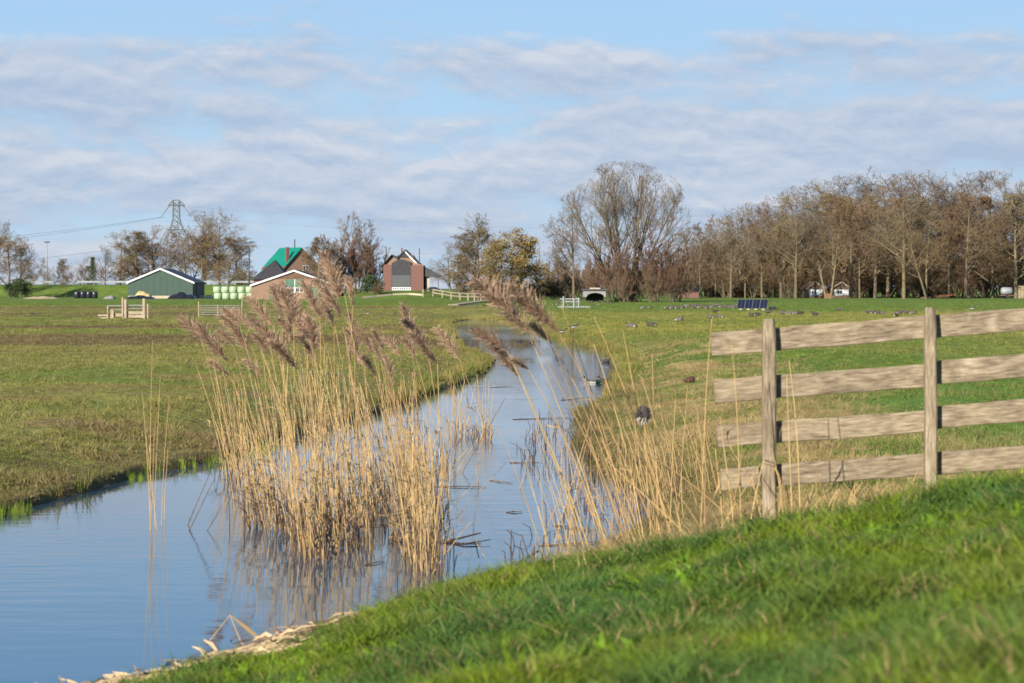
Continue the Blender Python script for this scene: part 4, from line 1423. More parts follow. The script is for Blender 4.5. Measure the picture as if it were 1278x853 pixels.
def guard_rail():
    D = 497
    x0, x1 = X(-60, D), X(318, D)
    z = 2.95
    t = thing('guard_rail', 'long pale metal guard rail on the road embankment', 'guard rail', (x0, D, z))
    n = 15
    st = (x1 - x0) / n
    for k in range(n):
        MB().prism([(0, 0.52), (0, 0.9)] and [(k * st + 0.02, 0.48), ((k + 1) * st - 0.02, 0.48), ((k + 1) * st - 0.02, 0.86), (k * st + 0.02, 0.86)], 0, 0.12).build('rail_beam', M['metal'], t)
        MB().box(k * st, k * st + 0.16, 0.13, 0.3, -0.3, 0.8).build('post', M['metal'], t)
    e = MB().box(0, x1 - x0, -0.8, -0.5, -0.6, -0.05).build('kerb', M['concrete'], t)
guard_rail()

def lamp_mast(px, D, y_top, y_base, label, kind_='straight'):
    x = X(px, D)
    zb = at(px, y_base, D).z
    zt = at(px, y_top, D).z
    t = thing('street_lamp', label, 'street lamp', (x, D, zb))
    h = zt - zb
    if kind_ == 'straight':
        MB().tube([(0, 0, -1), (0, 0, h * 0.6), (0, 0, h)], [0.17, 0.14, 0.10], 6).build('pole', M['metal'], t, True)
        MB().box(-0.55, 0.55, -0.2, 0.2, h - 0.05, h + 0.22).build('lamp_head', M['dark_metal'], t)
    else:
        MB().tube([(0, 0, -1), (0, 0, h * 0.86), (-0.12, 0, h * 0.95), (-0.5, 0, h), (-0.95, 0, h + 0.02)], [0.13, 0.10, 0.09, 0.08, 0.07], 6).build('pole', M['metal'], t, True)
        MB().box(-1.5, -0.8, -0.15, 0.15, h - 0.08, h + 0.08).build('lamp_head', M['dark_metal'], t)
lamp_mast(59, 505, 303, 356, 'tall straight lamp mast above the guard rail at left')
lamp_mast(673, 400, 297, 360, 'curved street lamp right of the golden willow', 'curved')

def poles():
    for px, yt, yb, D, lab in [(311, 311, 372, 450, 'thin dark power pole left of the hipped dark roof'), (368, 299, 330, 460, 'thin mast rising behind the tarpaulin roof')]:
        x = X(px, D)
        z = 0.3
        zt = at(px, yt, D).z
        o = MB().tube([(0, 0, 0), (0, 0, zt - z)], [0.17, 0.12], 6).build('power_pole', M['dark_metal'], None, True, (x, D, z))
        tag(o, lab, 'pole')
poles()

def pylon():
    D = 900
    x = X(220.5, D)
    k = D / F
    z0 = 0.3
    t = thing('electricity_pylon', 'steel lattice electricity pylon behind the green barn', 'pylon', (x, D, z0))
    def Z(py): return at(220, py, D).z - z0
    def prof(z):       # half width of the body
        zz = [0, Z(300), Z(287), Z(276), Z(252)]
        ww = [5.2, 4.0, 2.5, 1.25, 1.05]
        return float(np.interp(z, zz, ww))
    r = 0.16
    zs = [0, Z(340), Z(318), Z(300), Z(290), Z(281), Z(274), Z(267), Z(260), Z(252)]
    for sx in (-1, 1):
        for sy in (-1, 1):
            MB().tube([(sx * prof(z), sy * prof(z), z) for z in zs], r, 4).build('leg', M['steel'], t)
    for i in range(len(zs) - 1):
        a, b = zs[i], zs[i + 1]
        mb = MB()
        pa, pb = prof(a), prof(b)
        for sy in (-1, 1):
            mb.tube([(-pa, sy * pa, a), (pb, sy * pb, b)], 0.10, 3)
            mb.tube([(pa, sy * pa, a), (-pb, sy * pb, b)], 0.10, 3)
            mb.tube([(-pb, sy * pb, b), (pb, sy * pb, b)], 0.10, 3)
        for sx in (-1, 1):
            mb.tube([(sx * pa, -pa, a), (sx * pb, pb, b)], 0.10, 3)
        mb.build('bracing', M['steel'], t)
    # hat
    zt, za = Z(250), Z(256.5)
    w = S(10, D)
    c = MB()
    for sy in (-0.8, 0.8):
        c.tube([(-w, sy, za), (w, sy, za)], 0.22, 4)
        c.tube([(-w, sy, za), (-1.1, sy, zt)], 0.14, 4)
        c.tube([(w, sy, za), (1.1, sy, zt)], 0.14, 4)
        c.tube([(-1.1, sy, zt), (1.1, sy, zt)], 0.14, 4)
        for q in (-0.6, -0.3, 0.3, 0.6):
            c.tube([(w * q, sy, za), (math.copysign(1.1, q), sy, zt)], 0.08, 3)
    c.build('crossarm', M['steel'], t)
    for s in (-1, 1):
        MB().tube([(s * (w - 0.3), 0, za - 0.2), (s * S(19, D), 0, Z(271))], [0.2, 0.14], 4).build('hanging_arm', M['steel'], t)
    lw = S(11, D)
    c = MB()
    for sy in (-1.5, 1.5):
        c.tube([(-lw, sy, Z(287)), (lw, sy, Z(287))], 0.2, 4)
    c.build('lower_crossarm', M['steel'], t)
    for s in (-1, 1):
        MB().tube([(s * 4, 0, Z(288)), (s * S(20, D), 0, Z(303))], [0.2, 0.14], 4).build('hanging_arm', M['steel'], t)
    # conductors running off to both sides
    def wire(p0, p1, sag, lab):
        a, b = at(*p0), at(*p1)
        pts = []
        for i in range(25):
            u = i / 24
            p = a.lerp(b, u)
            p.z -= sag * 4 * u * (1 - u)
            pts.append(p)
        o = MB().tube(pts, 0.055, 3, 0, False).build('power_line', M['steel'], None)
        tag(o, lab, 'power line', 'power lines strung from the pylon')
    wire((202, 271, 900), (-330, 312, 820), 3.0, 'upper power line running left from the pylon arm')
    wire((206, 271, 904), (-330, 317, 826), 3.4, 'lower of the twin power lines running left from the pylon arm')
    wire((240, 272, 900), (1400, 300, 1000), 5.0, 'upper power line running right from the pylon arm')
    wire((235, 258, 902), (1400, 291, 1000), 5.0, 'faint topmost power line running right from the pylon')
    wire((202, 303, 900), (-330, 352, 820), 2.0, 'lowest power line running left from the pylon')
    wire((240, 303, 900), (1400, 322, 1000), 4.0, 'lowest power line running right from the pylon')
pylon()
# ------------------------------------------------------------------ things under the right-hand wood
def under_wood():
    def house(px, D, wpx, eave, ridge, label, base=372, wall='white_paint', roof='rust'):
        x = X(px, D)
        z = H(x, D)
        k = D / F
        t = thing('garden_house', label, 'house', (x, D, z))
        w, ze, zr = wpx * k / 2, (base - eave) * k, (base - ridge) * k
        MB().prism([(-w, -0.3), (w, -0.3), (w, ze), (0, zr), (-w, ze)], 0, 8).build('wall', M['brick'], t)
        MB().box(-w * 0.75, w * 0.75, -0.05, 0, ze * 0.28, ze * 0.92).build('white_front', M[wall], t)
        r = gable_roof(MB(), -w, w, 0, 8, ze, zr, 0.15, 0.3).build('roof', M[roof], t)
        fascia(MB(), -w, w, -0.3, ze, zr, 0.3, 0.3, 0.15).build('fascia', M['cream'], r)
        window(t, -w * 0.5, w * 0.1, ze * 0.4, ze * 0.8, -0.06, 2)
        return t
    house(1018, 452, 22, 360, 352, 'small house with pale gable behind the wood, left of two')
    house(1050, 454, 24, 360, 352, 'small house with pale gable behind the wood, right of two', wall='white_paint')
    D = 456
    k = D / F
    x = X(860, D)
    t = thing('brick_outbuilding', 'low red brick outbuilding with blue panelled roof at the wood edge', 'outbuilding', (x, D, H(x, D)))
    MB().box(-14 * k, 14 * k, 0, 6, -0.3, 8 * k).build('wall', M['brick_red'], t)
    r = MB().add([(-14.5 * k, -0.3, 8 * k), (14.5 * k, -0.3, 8 * k), (14.5 * k, 3.5, 17 * k), (-14.5 * k, 3.5, 17 * k), (-14.5 * k, 7, 8 * k), (14.5 * k, 7, 8 * k)], [(0, 1, 2, 3), (3, 2, 5, 4), (0, 3, 4), (1, 5, 2), (0, 4, 5, 1)]).build('roof', M['dark_roof'], t)
    for c in range(4):
        a, b = (-13.5 + c * 6.8) * k, (-13.5 + c * 6.8 + 6.4) * k
        MB().add([(a, 0.12, 9.1 * k + 0.05), (b, 0.12, 9.1 * k + 0.05), (b, 3.1, 16 * k + 0.05), (a, 3.1, 16 * k + 0.05)], [(0, 1, 2, 3)]).build('roof_panel', M['panel'], r)
    D = 472
    k = D / F
    x = X(914, D)
    t = thing('timber_shed', 'long rust-brown timber shed behind the slim trees', 'shed', (x, D, H(x, D)))
    for c in range(14):
        a = (-29 + c * 4.15) * k
        MB().box(a, a + 4.0 * k, -0.02 * (c % 2), 0.2, -0.2, (12.5 + 1.2 * math.sin(c)) * k).build('board', M['rust'], t)
    MB().box(-29 * k, 29 * k, 0.2, 5, -0.2, 12 * k).build('wall', M['rust'], t)
    MB().box(-30 * k, 30 * k, -0.2, 5.3, 13.9 * k, 14.6 * k).build('roof', M['dark_roof'], t)
    MB().box(-6 * k, 3 * k, -0.15, -0.05, -0.1, 9 * k).build('gate', M['cream'], t)
    # orange crate, stacked beams, tank trailer
    D = 440
    x = X(1030, D)
    t = thing('orange_crate', 'orange crate standing on the grass before the pale gables', 'crate', (x, D, H(x, D)))
    for c in range(3):
        MB().box(-0.8, 0.8, 0, 0.8, 0.02 + c * 0.29, 0.02 + c * 0.29 + 0.25).build('slat', M['orange'], t)
    for i, px in enumerate((1166, 1178)):
        x = X(px, 438)
        o = MB().box(-2.4, 2.4, 0, 0.3, 0, 0.3).build('timber_beam', M['orange'] if i else M['rust'], None, False, (x, 438 + i * 0.6, H(x, 438) + 0.1 + 0.25 * i))
        o.rotation_euler = (0, math.radians(-3 - 2 * i), 0.1)
        tag(o, ('red-brown beam lying at the wood edge, lower one', 'orange-red beam lying at the wood edge, upper one')[i], 'beam')
    D = 430
    x = X(1256, D)
    t = thing('tank_trailer', 'silver tank trailer at the right edge of the wood', 'trailer', (x, D, H(x, D)))
    mb = MB()
    prof = [(-1.05, 0.05), (-1.0, 0.45), (-0.8, 0.68), (0, 0.72), (0.8, 0.68), (1.0, 0.45), (1.05, 0.05)]
    mb.tube([(p[0], 0, 1.35) for p in prof], [p[1] for p in prof], 14)
    mb.build('tank', M['metal'], t, True)
    MB().box(-1.2, 1.5, -0.4, 0.4, 0.5, 0.66).build('frame', M['rust'], t)
    for s in (-0.75, 0.6):
        MB().tube([(0, s, 0.33), (0, s + 0.15, 0.33)], 0.33, 12).build('wheel', M['rubber'], t)
    x = X(1277, 446)
    t = thing('plank_screen', 'brown plank screen right of the silver tank', 'fence', (x, 446, H(x, 446)))
    for c in range(6):
        MB().box(-1.6 + c * 0.55, -1.6 + c * 0.55 + 0.5, 0, 0.06, 0, 2.3 + 0.05 * (c % 2)).build('plank', M['grey_wood'], t)
under_wood()

# ------------------------------------------------------------------ on the meadows
def solar():
    D = 205
    k = D / F
    x = X(938, D)
    t = thing('solar_array', 'row of four tilted solar panels on the right meadow', 'solar panels', (x, D, H(x, D)))
    w = 9.3 * k
    h = 11.5 * k
    for c in range(4):
        a = (-18.5 + c * 9.4) * k
        f = MB()
        lean = 0.33
        def pt(u, v, o=0.0):
            return (a + w * u + v * 0.16, v * h * lean - o, 0.12 + v * h)
        f.add([pt(0, 0), pt(1, 0), pt(1, 1), pt(0, 1), pt(0, 0, -0.04), pt(1, 0, -0.04), pt(1, 1, -0.04), pt(0, 1, -0.04)], [(0, 1, 2, 3), (7, 6, 5, 4), (0, 4, 5, 1), (1, 5, 6, 2), (2, 6, 7, 3), (3, 7, 4, 0)])
        o = f.build('panel', M['dark_metal'], t)
        for q in range(2):
            u0, u1 = 0.06 + q * 0.46, 0.06 + q * 0.46 + 0.42
            MB().add([pt(u0, 0.04, 0.006), pt(u1, 0.04, 0.006), pt(u1, 0.96, 0.006), pt(u0, 0.96, 0.006)], [(0, 1, 2, 3)]).build('solar_cell', M['panel'], o)
        MB().box(a + w * 0.3, a + w * 0.7, -0.12, 0.02, -0.02, 0.1).build('ballast_block', M['cream'], t)
        MB().tube([(a + w * .5, 0.05 + h * 0.33, h * 0.9), (a + w * .5, h * 0.8, -0.02)], 0.02, 4).build('strut', M['metal'], t)
    x = X(964.5, D)
    t = thing('battery_box', 'small black box right of the solar panels', 'box', (x, D, H(x, D)))
    MB().box(-0.3, 0.3, 0, 0.35, 0.04, 0.27).build('case', M['rubber'], t)
    MB().box(-0.32, 0.32, -0.02, 0.37, 0.27, 0.32).build('lid', M['dark_metal'], t)
solar()

def plank_gate():
    # wooden sheep pen on the left meadow
    D = 146
    k = D / F
    cx = X(160, D)
    z = H(cx, D)
    t = thing('wooden_pen_gate', 'weathered wooden pen gate with tall posts on the left meadow', 'gate', (cx, D, z))
    def P(px): return (px - 160) * k
    zz = lambda py: (399 - py) * k
    for px, top, w in ((156.5, 374.5, 3.0), (179.5, 373.5, 3.0), (140, 387, 4.0), (153, 372, 2.0), (184.5, 380, 1.6), (134.5, 383, 1.5)):
        MB().box(P(px - w / 2), P(px + w / 2), -0.07, 0.07, -0.2, zz(top)).build('post', M['pale_wood'] if w == 3 else M['grey_wood'], t)
    for a, b, y0, y1 in ((141, 156, 392, 396), (158, 179, 389.5, 393), (158, 179, 394, 397.5), (122, 140, 393.5, 395.5), (124, 139, 397, 398.5)):
        MB().box(P(a), P(b), 0.08, 0.12, zz(y1), zz(y0)).build('board', M['pale_wood'], t)
    for a, b, y0 in ((134, 157, 382.5), (158, 180, 382), (134, 156, 387.5), (158, 180, 386)):
        MB().tube([(P(a), 0.1, zz(y0)), (P(b), 0.1, zz(y0))], 0.03, 5).build('rail_tube', M['metal'], t)
    # steel field gate
    D = 150
    k = D / F
    cx = X(273, D)
    t = thing('steel_field_gate', 'low grey steel field gate near the wrapped bales', 'gate', (cx, D, H(cx, D)))
    def P(px): return (px - 273) * k
    for i in range(5):
        zi = 0.15 + i * 0.14
        MB().tube([(P(248), 0, zi), (P(299), 0, zi)], 0.018, 5).build('rail_tube', M['metal'], t)
    for px, h in ((248, 0.95), (272, 0.75), (301, 1.1)):
        MB().tube([(P(px), 0, -0.1), (P(px) + (0.08 if px > 290 else 0), 0, h)], 0.045, 5).build('post', M['grey_wood'], t)
    # small pale gate far beyond the bend
    D = 222
    k = D / F
    cx = X(712, D)
    t = thing('ditch_gate', 'small pale wooden gate on the far right bank beyond the bend', 'gate', (cx, D, H(cx, D)))
    def P(px): return (px - 712) * k
    for px, h in ((703, 1.15), (716, 0.95), (722, 1.0)):
        MB().box(P(px) - 0.06, P(px) + 0.06, -0.06, 0.06, -0.1, h).build('post', M['metal'], t)
    for y0, a, b in ((0.12, 696, 736), (0.85, 699, 721), (0.6, 703, 722)):
        MB().box(P(a), P(b), 0.065, 0.11, y0, y0 + 0.1).build('rail', M['metal'], t)
plank_gate()

def mound_fence():
    k = 0
    pts = [(528, 378), (540, 380), (552, 378), (563, 374), (574, 368), (584, 360), (592, 350), (600, 342)]
    W = []
    for px, D in pts:
        x = X(px, D)
        W.append(Vector((x, D, H(x, D))))
    t = thing('white_rail_fence', 'whitish post-and-rail fence curving down from the brick barn', 'fence', W[0])
    for i, p in enumerate(W):
        q = p - W[0]
        MB().box(q.x - 0.09, q.x + 0.09, q.y - 0.09, q.y + 0.09, q.z - 0.2, q.z + 1.15).build('post', M['pale_wood'], t)
        if i:
            o = W[i - 1] - W[0]
            for h in (0.5, 0.98):
                mb = MB()
                a, b = o + Vector((0, -0.12, h)), q + Vector((0, -0.12, h))
                mb.add([a, b, b + Vector((0, 0, 0.17)), a + Vector((0, 0, 0.17)), a + Vector((0, .05, 0)), b + Vector((0, .05, 0)), b + Vector((0, .05, .17)), a + Vector((0, .05, .17))], [(0, 1, 2, 3), (7, 6, 5, 4), (0, 4, 5, 1), (3, 2, 6, 7), (1, 5, 6, 2), (0, 3, 7, 4)])
                mb.build('rail', M['pale_wood'], t)
    # paved edge in front of the barn
    mb = MB()
    line = [(452, 376), (470, 378), (490, 380), (510, 381), (527, 380)]
    W = [Vector((X(px, D), D, H(X(px, D), D))) for px, D in line]
    for a, b in zip(W[:-1], W[1:]):
        mb.add([a + Vector((0, 0, -.2)), b + Vector((0, 0, -.2)), b + Vector((0, 0, .28)), a + Vector((0, 0, .28)), a + Vector((0, .4, -.2)), b + Vector((0, .4, -.2)), b + Vector((0, .4, .28)), a + Vector((0, .4, .28))], [(0, 1, 2, 3), (3, 2, 6, 7), (7, 6, 5, 4)])
    tag(mb.build('stone_edging', M['cream']), 'pale low stone edging along the yard of the brick barn', 'wall')
    # plank footbridge
    a, b = at(559, 381, 262), at(611, 374.5, 330)
    x0 = Vector((a.x, 262, H(a.x, 262) + 0.12))
    x1 = Vector((b.x, 330, H(b.x, 330) + 0.35))
    t = thing('footbridge', 'long pale plank footbridge leading to the brownish tree', 'bridge', x0)
    q = x1 - x0
    for i in range(8):
        u, v = q * (i / 8), q * ((i + 0.985) / 8)
        MB().add([u, v, v + Vector((1.1, 0, 0)), u + Vector((1.1, 0, 0)), u - Vector((0, 0, .14)), v - Vector((0, 0, .14)), v + Vector((1.1, 0, -.14)), u + Vector((1.1, 0, -.14))], [(0, 3, 2, 1), (4, 5, 6, 7), (0, 1, 5, 4), (2, 3, 7, 6), (0, 4, 7, 3), (1, 2, 6, 5)]).build('plank', M['pale_wood'], t)
    # concrete bridge with pale parapet
    D = 318
    k = D / F
    cx = X(743, D)
    z = at(743, 371, D).z
    t = thing('concrete_bridge', 'small concrete bridge with pale parapet at the foot of the tallest tree', 'bridge', (cx, D, z))
    n = 12
    arch = [(-15 * k, 0)] + [(-15 * k, 8.2 * k)] + [(13 * k, 8.6 * k), (13 * k, 0), (11 * k, 0)] + [(11 * k * math.cos(a) - 0 * k, 5.2 * k * math.sin(a)) for a in [math.pi * i / n for i in range(1, n)]] + [(-11 * k, 0)]
    MB().prism(arch, 0, 4).build('arch', M['concrete'], t)
    MB().box(-11 * k, 11 * k, 3.0, 3.2, -0.5, 6.6 * k).build('opening_shade', M['dark_and_shade_sheet'], t)  # added dark panel that paints the shade under the arch
    MB().box(-7 * k, 6 * k, -0.1, 0.25, 8.6 * k, 11.6 * k).build('parapet', M['cream'], t)
    MB().box(-17 * k, 14.5 * k, -0.2, 4.2, 8.2 * k + 0.003, 8.2 * k + 0.2).build('deck', M['dark_metal'], t)
mound_fence()

# ------------------------------------------------------------------ birds
M['goose'] = mat('grey_brown_feathers', (0.075, 0.062, 0.052), 0.8, 0.45, 12.0, rand=0.35)
M['goose_dark'] = mat('dark_feathers', (0.035, 0.030, 0.028), 0.7, 0.3, 12.0)
M['feather_white'] = mat('white_feathers', (0.38, 0.365, 0.34), 0.8, 0.1, 12.0)
M['bill'] = mat('orange_bill', (0.16, 0.09, 0.04), 0.5, 0.1, 8.0)
M['head_green'] = mat('bottle_green_feathers', (0.008, 0.03, 0.02), 0.35, 0.2, 8.0)
M['mole_earth'] = mat('reddish_brown_fur', (0.06, 0.03, 0.018), 0.85, 0.3, 20.0)

def bird_mesh(name, rings, mats, legs=None, n=8):
    """one continuous loft along the spine; rings = (x, z, half width, half height, material)"""
    mb = MB()
    vs, fs, mi = [], [], []
    for (x, z, w, h, m) in rings:
        for k in range(n):
            a = 2 * math.pi * k / n
            vs.append((x, w * math.cos(a), z + h * math.sin(a)))
    for j in range(len(rings) - 1):
        for k in range(n):
            fs.append((j * n + k, j * n + (k + 1) % n, (j + 1) * n + (k + 1) % n, (j + 1) * n + k))
            m = rings[j][4]
            if isinstance(m, tuple):
                m = m[0] if math.sin(2 * math.pi * (k + .5) / n) > -0.2 else m[1]
            mi.append(m)
    fs += [tuple(range(n)), tuple(range((len(rings) - 1) * n, len(rings) * n))[::-1]]
    mi += [rings[0][4] if not isinstance(rings[0][4], tuple) else 0, rings[-1][4] if not isinstance(rings[-1][4], tuple) else 0]
    mb.add(vs, fs)
    mb.m = mi
    if legs:
        for s in (-1, 1):
            o = len(mb.m)
            mb.tube([(legs[0], s * legs[1], legs[2]), (legs[0] + 0.01, s * legs[1], 0.0), (legs[0] + 0.06, s * legs[1], 0.0)], 0.012, 4, 3)
    return mb.mesh(name, mats, True)

GM = [M['goose'], M['feather_white'], M['goose_dark'], M['bill']]
BIRD = {
    'rest': bird_mesh('goose', [(-0.40, 0.17, 0.015, 0.01, 2), (-0.30, 0.15, 0.07, 0.06, (0, 1)), (-0.18, 0.15, 0.13, 0.12, 0), (0.0, 0.145, 0.15, 0.145, 0), (0.16, 0.15, 0.12, 0.125, 0), (0.22, 0.21, 0.07, 0.07, 0), (0.21, 0.29, 0.04, 0.045, 0), (0.24, 0.33, 0.04, 0.04, 2), (0.30, 0.325, 0.02, 0.02, 3), (0.35, 0.315, 0.006, 0.006, 3)], GM),
    'sleep': bird_mesh('goose', [(-0.38, 0.16, 0.015, 0.01, 2), (-0.28, 0.14, 0.07, 0.06, (0, 1)), (-0.16, 0.14, 0.13, 0.12, 0), (0.0, 0.145, 0.15, 0.145, 0), (0.15, 0.14, 0.12, 0.12, 0), (0.19, 0.19, 0.07, 0.06, 0), (0.10, 0.27, 0.045, 0.04, 2), (0.0, 0.28, 0.03, 0.02, 0), (-0.05, 0.275, 0.008, 0.006, 3)], GM),
    'stand': bird_mesh('goose', [(-0.42, 0.34, 0.015, 0.01, 2), (-0.32, 0.33, 0.07, 0.06, (0, 1)), (-0.18, 0.33, 0.12, 0.11, 0), (0.0, 0.33, 0.14, 0.135, 0), (0.16, 0.36, 0.11, 0.115, 0), (0.24, 0.43, 0.06, 0.06, 0), (0.27, 0.54, 0.035, 0.04, 0), (0.28, 0.64, 0.032, 0.035, 2), (0.33, 0.66, 0.035, 0.03, 2), (0.39, 0.645, 0.015, 0.012, 3), (0.42, 0.64, 0.005, 0.005, 3)], GM, (0.0, 0.06, 0.24)),
    'graze': bird_mesh('goose', [(-0.42, 0.36, 0.015, 0.01, 2), (-0.32, 0.35, 0.07, 0.06, (0, 1)), (-0.18, 0.34, 0.12, 0.11, 0), (0.0, 0.33, 0.14, 0.13, 0), (0.16, 0.31, 0.11, 0.11, 0), (0.28, 0.25, 0.05, 0.05, 0), (0.38, 0.15, 0.035, 0.035, 0), (0.43, 0.07, 0.03, 0.03, 2), (0.46, 0.03, 0.012, 0.012, 3)], GM, (0.0, 0.06, 0.24)),
    'pied': bird_mesh('wader', [(-0.22, 0.19, 0.01, 0.008, 2), (-0.15, 0.19, 0.045, 0.04, (2, 1)), (-0.04, 0.19, 0.075, 0.07, (2, 1)), (0.06, 0.20, 0.065, 0.065, (2, 1)), (0.12, 0.25, 0.035, 0.04, 2), (0.15, 0.30, 0.032, 0.032, 2), (0.18, 0.31, 0.018, 0.018, 2), (0.24, 0.295, 0.006, 0.006, 3)], GM, (0.0, 0.03, 0.14)),
    'coot': bird_mesh('coot', [(-0.18, 0.06, 0.01, 0.01, 2), (-0.1, 0.05, 0.06, 0.05, 2), (0.0, 0.045, 0.08, 0.07, 2), (0.09, 0.06, 0.055, 0.06, 2), (0.12, 0.12, 0.03, 0.03, 2), (0.14, 0.16, 0.03, 0.03, 2), (0.18, 0.155, 0.012, 0.012, 1)], GM),
    'drake': bird_mesh('duck', [(-0.30, 0.08, 0.01, 0.01, 2), (-0.22, 0.06, 0.06, 0.05, 2), (-0.1, 0.05, 0.09, 0.07, (0, 1)), (0.04, 0.05, 0.095, 0.075, (0, 1)), (0.14, 0.06, 0.08, 0.07, 0), (0.19, 0.12, 0.04, 0.045, 1), (0.20, 0.17, 0.035, 0.04, 2), (0.24, 0.20, 0.042, 0.04, 2), (0.29, 0.19, 0.022, 0.015, 3), (0.34, 0.18, 0.018, 0.006, 3)], [M['goose'], M['feather_white'], M['head_green'], M['bill']]),
    'crouch': bird_mesh('duck', [(-0.34, 0.10, 0.015, 0.01, 0), (-0.26, 0.11, 0.07, 0.07, 0), (-0.14, 0.12, 0.13, 0.12, 0), (0.0, 0.13, 0.15, 0.14, 0), (0.14, 0.12, 0.12, 0.12, 0), (0.18, 0.17, 0.07, 0.06, 0), (0.10, 0.25, 0.045, 0.04, 0), (0.0, 0.26, 0.03, 0.02, 0), (-0.05, 0.255, 0.008, 0.006, 2)], [M['mole_earth'], M['feather_white'], M['goose_dark'], M['bill']]),
    'hen': bird_mesh('duck', [(-0.30, 0.08, 0.01, 0.01, 0), (-0.22, 0.06, 0.06, 0.05, 0), (-0.1, 0.05, 0.10, 0.085, 0), (0.04, 0.05, 0.105, 0.09, 0), (0.14, 0.06, 0.08, 0.08, 0), (0.19, 0.12, 0.04, 0.045, 0), (0.20, 0.17, 0.035, 0.04, 0), (0.24, 0.20, 0.042, 0.04, 0), (0.29, 0.19, 0.022, 0.015, 2), (0.34, 0.18, 0.018, 0.006, 2)], [M['mole_earth'], M['feather_white'], M['goose_dark'], M['bill']]),
}

def bird(kind_, px, py, label, name='goose', cat='goose', group=None, rz=None, s=1.0, water=False):
    p = G(px, py, 12)
    o = link(name, BIRD[kind_], None, (p.x, p.y, p.z - 0.01 if not water else -0.005))
    o.rotation_euler.z = random.uniform(-0.5, 0.5) + random.choice((0, math.pi)) if rz is None else rz
    s *= 0.88
    o.scale = (s, s, s)
    return tag(o, label, cat, group)

def birds():
    r = random.Random(4)
    g = 'geese resting in the long row left of the solar panels'
    for i in range(34):
        px = 833 + i * 3.1 + r.uniform(-1, 1)
        bird(r.choice(('rest', 'rest', 'sleep', 'graze', 'stand')), px, 385.5 - i * 0.03 + r.uniform(-0.7, 0.9), 'grey goose in the long resting row left of the solar panels', group=g)
    for i in range(12):
        px = 900 + r.uniform(0, 56)
        bird(r.choice(('rest', 'sleep')), px, 384 + r.uniform(-0.8, 0.4), 'grey goose in the long resting row left of the solar panels', group=g)
    one = [
        ('rest', 892, 390.5, 'dark goose alone between the resting row and the fence'),
        ('sleep', 886, 398, 'pale grey goose left of the first fence post, near a dark one'),
        ('rest', 898, 397.5, 'dark goose just above the end of the top fence rail'),
        ('rest', 938, 395.5, 'grey goose resting below the solar panels, left of a pair'),
        ('sleep', 945, 395, 'grey goose resting below the solar panels, right of a pair'),
        ('stand', 958, 394.5, 'goose just above the left fence post'),
        ('rest', 1017, 394.5, 'blue-black goose standing out alone right of the left fence post'),
        ('stand', 1047, 391, 'small upright goose midway between the two fence posts'),
        ('rest', 1118, 395.5, 'dark goose resting just left of the right fence post'),
        ('rest', 1140, 393, 'goose peeping over the rail beside the right fence post'),
        ('rest', 803, 386, 'dark goose on the meadow left of the resting row'),
        ('sleep', 812, 385.5, 'grey goose on the meadow left of the resting row, near a dark one'),
        ('rest', 848, 402, 'grey-brown goose half hidden in the yellow grass'),
        ('rest', 787, 410, 'grey and white goose on the right bank, left of a black one'),
        ('rest', 812, 408.5, 'black goose on the right bank beside a grey and white one'),
        ('stand', 760, 378, 'goose at the right end of the flock by the concrete bridge')]
    for k, px, py, lab in one:
        bird(k, px, py, lab)
    g = 'geese resting in a line right of the solar panels'
    for px in (976, 982, 987, 993, 999):
        bird(r.choice(('rest', 'sleep')), px, 393 + r.uniform(-.6, .6), 'goose in the short line right of the left fence post', group=g)
    g = 'geese resting before the right fence post'
    for px in (1084, 1090, 1096, 1101, 1123, 1130):
        bird(r.choice(('rest', 'sleep')), px, 392 + r.uniform(-.6, 1.2), 'brown goose in the loose line left of the right fence post', group=g)
    g = 'pale birds in the flock before the concrete bridge'
    for i in range(34):
        px = r.uniform(690, 768)
        py = 378.5 + r.uniform(-3.2, 3.5)
        bird(r.choice(('rest', 'sleep', 'stand')), px, py, 'pale grey bird in the flock before the concrete bridge', group=g, s=0.75)
    g = 'birds scattered on the far left bank'
    for px, py in ((403, 397), (411, 396), (433, 395.5), (437, 397), (450, 395), (459, 394), (476, 393.5), (493, 393)):
        bird(random.choice(('pied', 'coot', 'coot')), px, py, 'small dark bird on the far left bank', 'wader', 'bird', g, s=0.95)
    bird('pied', 717, 413.5, 'black and white wader on the right bank by the bend, upper one', 'wader', 'bird', rz=0.2, s=1.25)
    bird('pied', 702, 419, 'black and white wader on the right bank by the bend, lower one', 'wader', 'bird', rz=0.1, s=1.2)
    bird('pied', 1213, 389, 'black and white wader above the rail right of the right fence post', 'wader', 'bird', rz=2.6, s=1.5)
    bird('coot', 649, 427, 'small black coot swimming in the bend', 'coot', 'coot', water=True)
    bird('coot', 664, 428.5, 'small coot swimming close to the right bank of the bend', 'coot', 'coot', water=True)
    bird('drake', 739, 479.5, 'pale-bodied drake swimming by the right bank', 'duck', 'duck', rz=math.pi, water=True, s=0.95)
    bird('hen', 757, 478.5, 'brown duck swimming behind the pale drake', 'duck', 'duck', rz=math.pi, water=True, s=0.9)
    bird('coot', 757, 453, 'dark coot among the stubble of the right bank', 'coot', 'coot', water=True)
    o = bird('crouch', 862, 479, 'dark reddish brown duck crouching asleep in the straw left of the fence', 'duck', 'duck', rz=0.3, s=0.55)
    bird('coot', 566, 385, 'black bird near the plank footbridge', 'coot', 'coot', s=1.4)
    bird('coot', 39, 393, 'small dark bird on the left meadow near the left edge', 'coot', 'bird', s=1.3)
birds()

